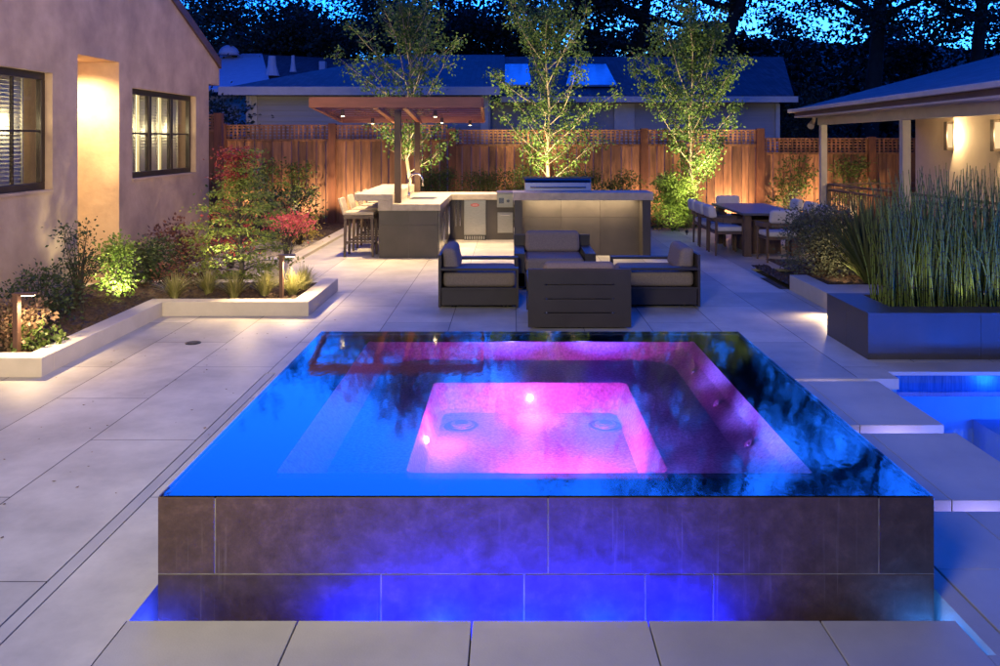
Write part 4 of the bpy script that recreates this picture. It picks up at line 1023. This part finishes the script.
fh = thing('far_house','far house with pale flat roof, dome skylight and vents, at left beyond the fence','house',(-13,37,0))
Q = 36.0
g = MB(); g.box(XX(150,Q),XX(330,Q),Q+1,Q+7,0,2+45*Q/850); child('wall', g, M['siding'], fh)
g = MB(); roofslab(g,[(XX(175,Q),Q,2+48*Q/850),(XX(272,Q),Q,2+48*Q/850),(XX(262,42),42,2+84*42/850),(XX(180,42),42,2+84*42/850)]); child('pale_roof', g, M['paleroof'], fh)
g = MB(); roofslab(g,[(XX(245,Q+1),Q+1,2+52*(Q+1)/850),(XX(380,Q+1),Q+1,2+52*(Q+1)/850),(XX(380,42),42,2+77*42/850),(XX(262,42),42,2+83*42/850)]); child('roof', g, M['shingle'], fh)
g = MB(); g.dome(XX(229,41),41,2+85*41/850,.50,.48); child('dome_skylight', g, M['paleroof'], fh, smooth=True)
for px,py,h_,r_ in ((272,70,.9,.20),(293,66,.75,.09)):
    yy = 38.5; g = MB(); g.tube([(XX(px,yy),yy,2+(140-py-6)*yy/850),(XX(px,yy),yy,2+(140-py-6)*yy/850+h_*.5),(XX(px,yy),yy,2+(140-py-6)*yy/850+h_)],[r_*1.7,r_,r_*.8],10); child('roof_vent', g, M['paleroof'], fh)
g = MB(); g.box(XX(320,40),XX(326,40),39.8,40.2,2+70*40/850,2+78.5*40/850); child('chimney', g, M['paleroof'], fh)

# ------------------------------------------------------------------ hill and forest
g = MB(); nx, ny = 40, 14; b = 0
for j in range(ny+1):
    for i in range(nx+1):
        x = -120+240*i/nx; y = 46+90*j/ny
        h = 11*(1-math.exp(-max(0,y-48)/22))+2*math.sin(x*.06)+1.2*math.sin(x*.17+y*.1)
        g.v.append((x,y,(h if j else -.3)+(0 if j == 0 else rng.uniform(-.4,.4))))
for j in range(ny):
    for i in range(nx): k = j*(nx+1)+i; g.f.append((k,k+1,k+nx+2,k+nx+1))
struct('hillside', g, M['ground'], smooth=True)
def oak(label,x,y,H,rad,n,seed,fm='forest',bole=.30,size=.21,limbs=9,crown_low=.3,group='tall dark trees beyond the neighbour houses'):
    global rng
    keep = rng; rng = random.Random(seed)
    t = thing('dark_tree',label,'tree',(x,y,0),group); s = MB(); f = MB(); cl = []
    top = Vector((x+rng.gauss(0,.8),y,H*.72)); r0 = .018*H
    mid = Vector((x+rng.gauss(0,.5),y,H*bole))
    s.tube([(x,y,-.3),tuple(mid),tuple(mid.lerp(top,.5)+Vector((rng.gauss(0,.5),0,0))),tuple(top)],[r0,r0*.75,r0*.5,r0*.15],8)
    for i in range(limbs):
        a = i*2.4+rng.uniform(-.4,.4); u = rng.uniform(0,.75); p = mid.lerp(top,u)
        pts = [p]; q = p.copy(); d = Vector((math.cos(a),math.sin(a),rng.uniform(.1,.8))).normalized(); ln = rad*rng.uniform(.7,1.1)
        for j in range(5):
            d = (d+Vector((rng.gauss(0,.28),rng.gauss(0,.28),rng.gauss(.03,.25)))).normalized(); q = q+d*ln/5; pts.append(q.copy())
            if j > 0:
                for _ in range(2):
                    e = q+Vector((rng.gauss(0,1),rng.gauss(0,1),rng.gauss(.2,.7))).normalized()*rng.uniform(.6,1.6)
                    s.tube([q,q.lerp(e,.5)+Vector((0,0,rng.gauss(0,.15))),e],[.06,.04,.02],5,cap=False); cl.append(e)
        s.tube(pts,[r0*.45,r0*.36,r0*.28,r0*.2,r0*.12,r0*.06],6,cap=False); cl += pts[2:]
    for _ in range(limbs*3):
        a = rng.uniform(0,6.28); rr = rad*math.sqrt(rng.random()); v = crown_low+(1-crown_low)*rng.random()
        k = math.sqrt(max(.05,1-((v-.62)/.45)**2)); cl.append(Vector((x+rr*k*math.cos(a),y+rr*k*math.sin(a),H*v)))
    for _ in range(n):
        p = rng.choice(cl); sg = .62
        q = Vector(p)+Vector((rng.gauss(0,sg),rng.gauss(0,sg),rng.gauss(0,sg*.6)))
        f.leaf(q, Vector((rng.gauss(0,1),rng.gauss(0,1),rng.gauss(0,.7))), rng.uniform(.6,1.3)*size, .75)
    child('trunk', s, M['darkbark'], t, smooth=True); child('crown', f, F[fm], t); rng = keep
tr_ = [ # x,y,H,rad,n,fm,label
 (-19,44,12,5.0,10500,'forest','dark tree at the far left, above the dome skylight'),
 (-13.5,47,13,5.0,11500,'forest2','dark tree left of the pergola tree, behind the chimney'),
 (-8,45,12.4,4.6,10500,'forest','dark rounded tree behind the left ridge of the grey house'),
 (-3.2,47,13.2,4.6,11500,'forest2','dark tree behind the house between the two left slim trees'),
 (2.2,44,17,5.0,10000,'forest','tall dark oak right above the middle slim tree'),
 (7.2,46,22,6.3,13500,'forest','very tall dark oak left of the right slim tree'),
 (12,43,24,6.8,14500,'forest','very tall oak with sky gaps, above the right slim tree'),
 (17.5,42,25,6.8,14500,'forest','very tall spreading oak above the gap between house and pavilion'),
 (23,43,24,6.8,14500,'forest','very tall spreading oak above the pavilion roof'),
 (28.5,45,22,6.3,13500,'forest','tall oak at the far right above the pavilion'),
]
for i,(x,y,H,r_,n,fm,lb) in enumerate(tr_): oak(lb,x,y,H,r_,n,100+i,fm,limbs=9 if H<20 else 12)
fr2 = [(-25,52,14),(-16,54,13.5),(-10,53,14),(-5,54,13.5),(0,55,14),(5,54,13),(10,54,13),(15,53,13),(20,54,13),(26,54,14),(33,53,15)]
lb2 = ['leftmost','second','third','fourth','fifth','sixth','seventh','eighth','ninth','tenth','eleventh']
for i,(x,y,H) in enumerate(fr2):
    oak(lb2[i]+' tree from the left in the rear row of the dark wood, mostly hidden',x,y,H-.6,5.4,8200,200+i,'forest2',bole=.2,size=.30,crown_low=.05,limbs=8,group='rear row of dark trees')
# undergrowth between houses and forest
g = MB()
for _ in range(26000):
    x = rng.uniform(-38,42); y = rng.uniform(43.5,50); h = 5.5+1.3*math.sin(x*.5)+1.0*math.sin(x*1.3+2)
    z = h*rng.random()**.7
    g.leaf(Vector((x,y+rng.gauss(0,.3),z)),Vector((rng.gauss(0,1),rng.gauss(0,1),rng.gauss(0,.6))),rng.uniform(.25,.5),.8)
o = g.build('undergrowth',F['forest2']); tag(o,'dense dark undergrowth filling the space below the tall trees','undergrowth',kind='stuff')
shrub('dark_hedge_bush','dark bush in the gap between the grey house and the pavilion roof','shrub',(10.2,28,0),1.3,1.2,3.4,4200,.14,F['forest'],clumps=70,spread=.35,low=.05)
shrub('dark_hedge_bush','dark bush between the stucco house and the grey house','shrub',(-9.0,25.2,0),1.0,.9,3.1,4200,.14,F['forest'],clumps=60,spread=.33,low=.05)

# ------------------------------------------------------------------ unseen warm lamps added behind and above the viewer
lamp('POINT',(-2.4,-1.2,3.3),105,(1,.88,.50),.9)
lamp('SPOT',(1.5,-1.8,3.2),1350,(1,.72,.40),.6,(-5.5,9.5,2.6),44,.8)  # unseen spot added to warm the stucco house wall
lamp('SPOT',(-1.6,.5,3.5),290,(1,.88,.50),.9,(-.4,10,.2),88,.9)

# ------------------------------------------------------------------ sky, sun, camera
W = bpy.data.worlds.new('World'); S.world = W; W.use_nodes = True
nt = W.node_tree; nt.nodes.clear(); L = nt.links.new
sky = N(nt,'ShaderNodeTexSky'); sky.sky_type = 'NISHITA'; sky.sun_disc = False
sky.sun_elevation = R(2.0); sky.sun_rotation = R(12); sky.air_density = 1.2; sky.dust_density = .3; sky.ozone_density = 5
mu = N(nt,'ShaderNodeMix', data_type='RGBA', blend_type='MULTIPLY'); mu.inputs[0].default_value = 1; mu.inputs[7].default_value = (.18,1.2,3.9,1)
bg = N(nt,'ShaderNodeBackground'); bg.inputs[1].default_value = .15*1.0
wo = N(nt,'ShaderNodeOutputWorld'); L(sky.outputs[0],mu.inputs[6])
# dusk: the afterglow lies beyond the fence, the sky behind the viewer is already dark
wc = N(nt,'ShaderNodeTexCoord'); wd = N(nt,'ShaderNodeVectorMath', operation='DOT_PRODUCT'); wd.inputs[1].default_value = (.18,.985,0); L(wc.outputs['Generated'],wd.inputs[0])
wm = N(nt,'ShaderNodeMapRange'); wm.interpolation_type = 'SMOOTHSTEP'; wm.inputs[1].default_value = .30; wm.inputs[2].default_value = .92; wm.inputs[3].default_value = .24; wm.inputs[4].default_value = 1
L(wd.outputs['Value'],wm.inputs[0])
m2_ = N(nt,'ShaderNodeMix', data_type='RGBA', blend_type='MULTIPLY'); m2_.inputs[0].default_value = 1; L(mu.outputs[2],m2_.inputs[6]); L(wm.outputs[0],m2_.inputs[7]); L(m2_.outputs[2],bg.inputs[0]); L(bg.outputs[0],wo.inputs[0])
sun = bpy.data.lights.new('sun','SUN'); sun.energy = .02; sun.angle = R(12); sun.color = (1,.75,.6)
so = bpy.data.objects.new('sun',sun); COL.objects.link(so); so.rotation_euler = (R(88),0,R(168))
cam = bpy.data.cameras.new('camera'); co = bpy.data.objects.new('camera',cam); COL.objects.link(co)
co.location = (0,0,2); co.rotation_euler = (R(90),0,0)
cam.sensor_width = 36; cam.lens = 30.6; cam.shift_x = -.011; cam.shift_y = -.193; cam.clip_end = 1000; cam.clip_start = .05
S.camera = co
S.view_settings.view_transform = 'Standard'; S.view_settings.look = 'None'; S.view_settings.exposure = 2.7; S.view_settings.gamma = 1
S.render.engine = 'CYCLES'
c = S.cycles; c.use_denoising = True; c.max_bounces = 6; c.diffuse_bounces = 3; c.glossy_bounces = 3; c.transparent_max_bounces = 12; c.transmission_bounces = 4
c.sample_clamp_indirect = 4; c.caustics_reflective = False; c.caustics_refractive = False
try: c.use_light_tree = True
except Exception: pass
for o in bpy.data.objects:
    if '_org' in o: del o['_org']
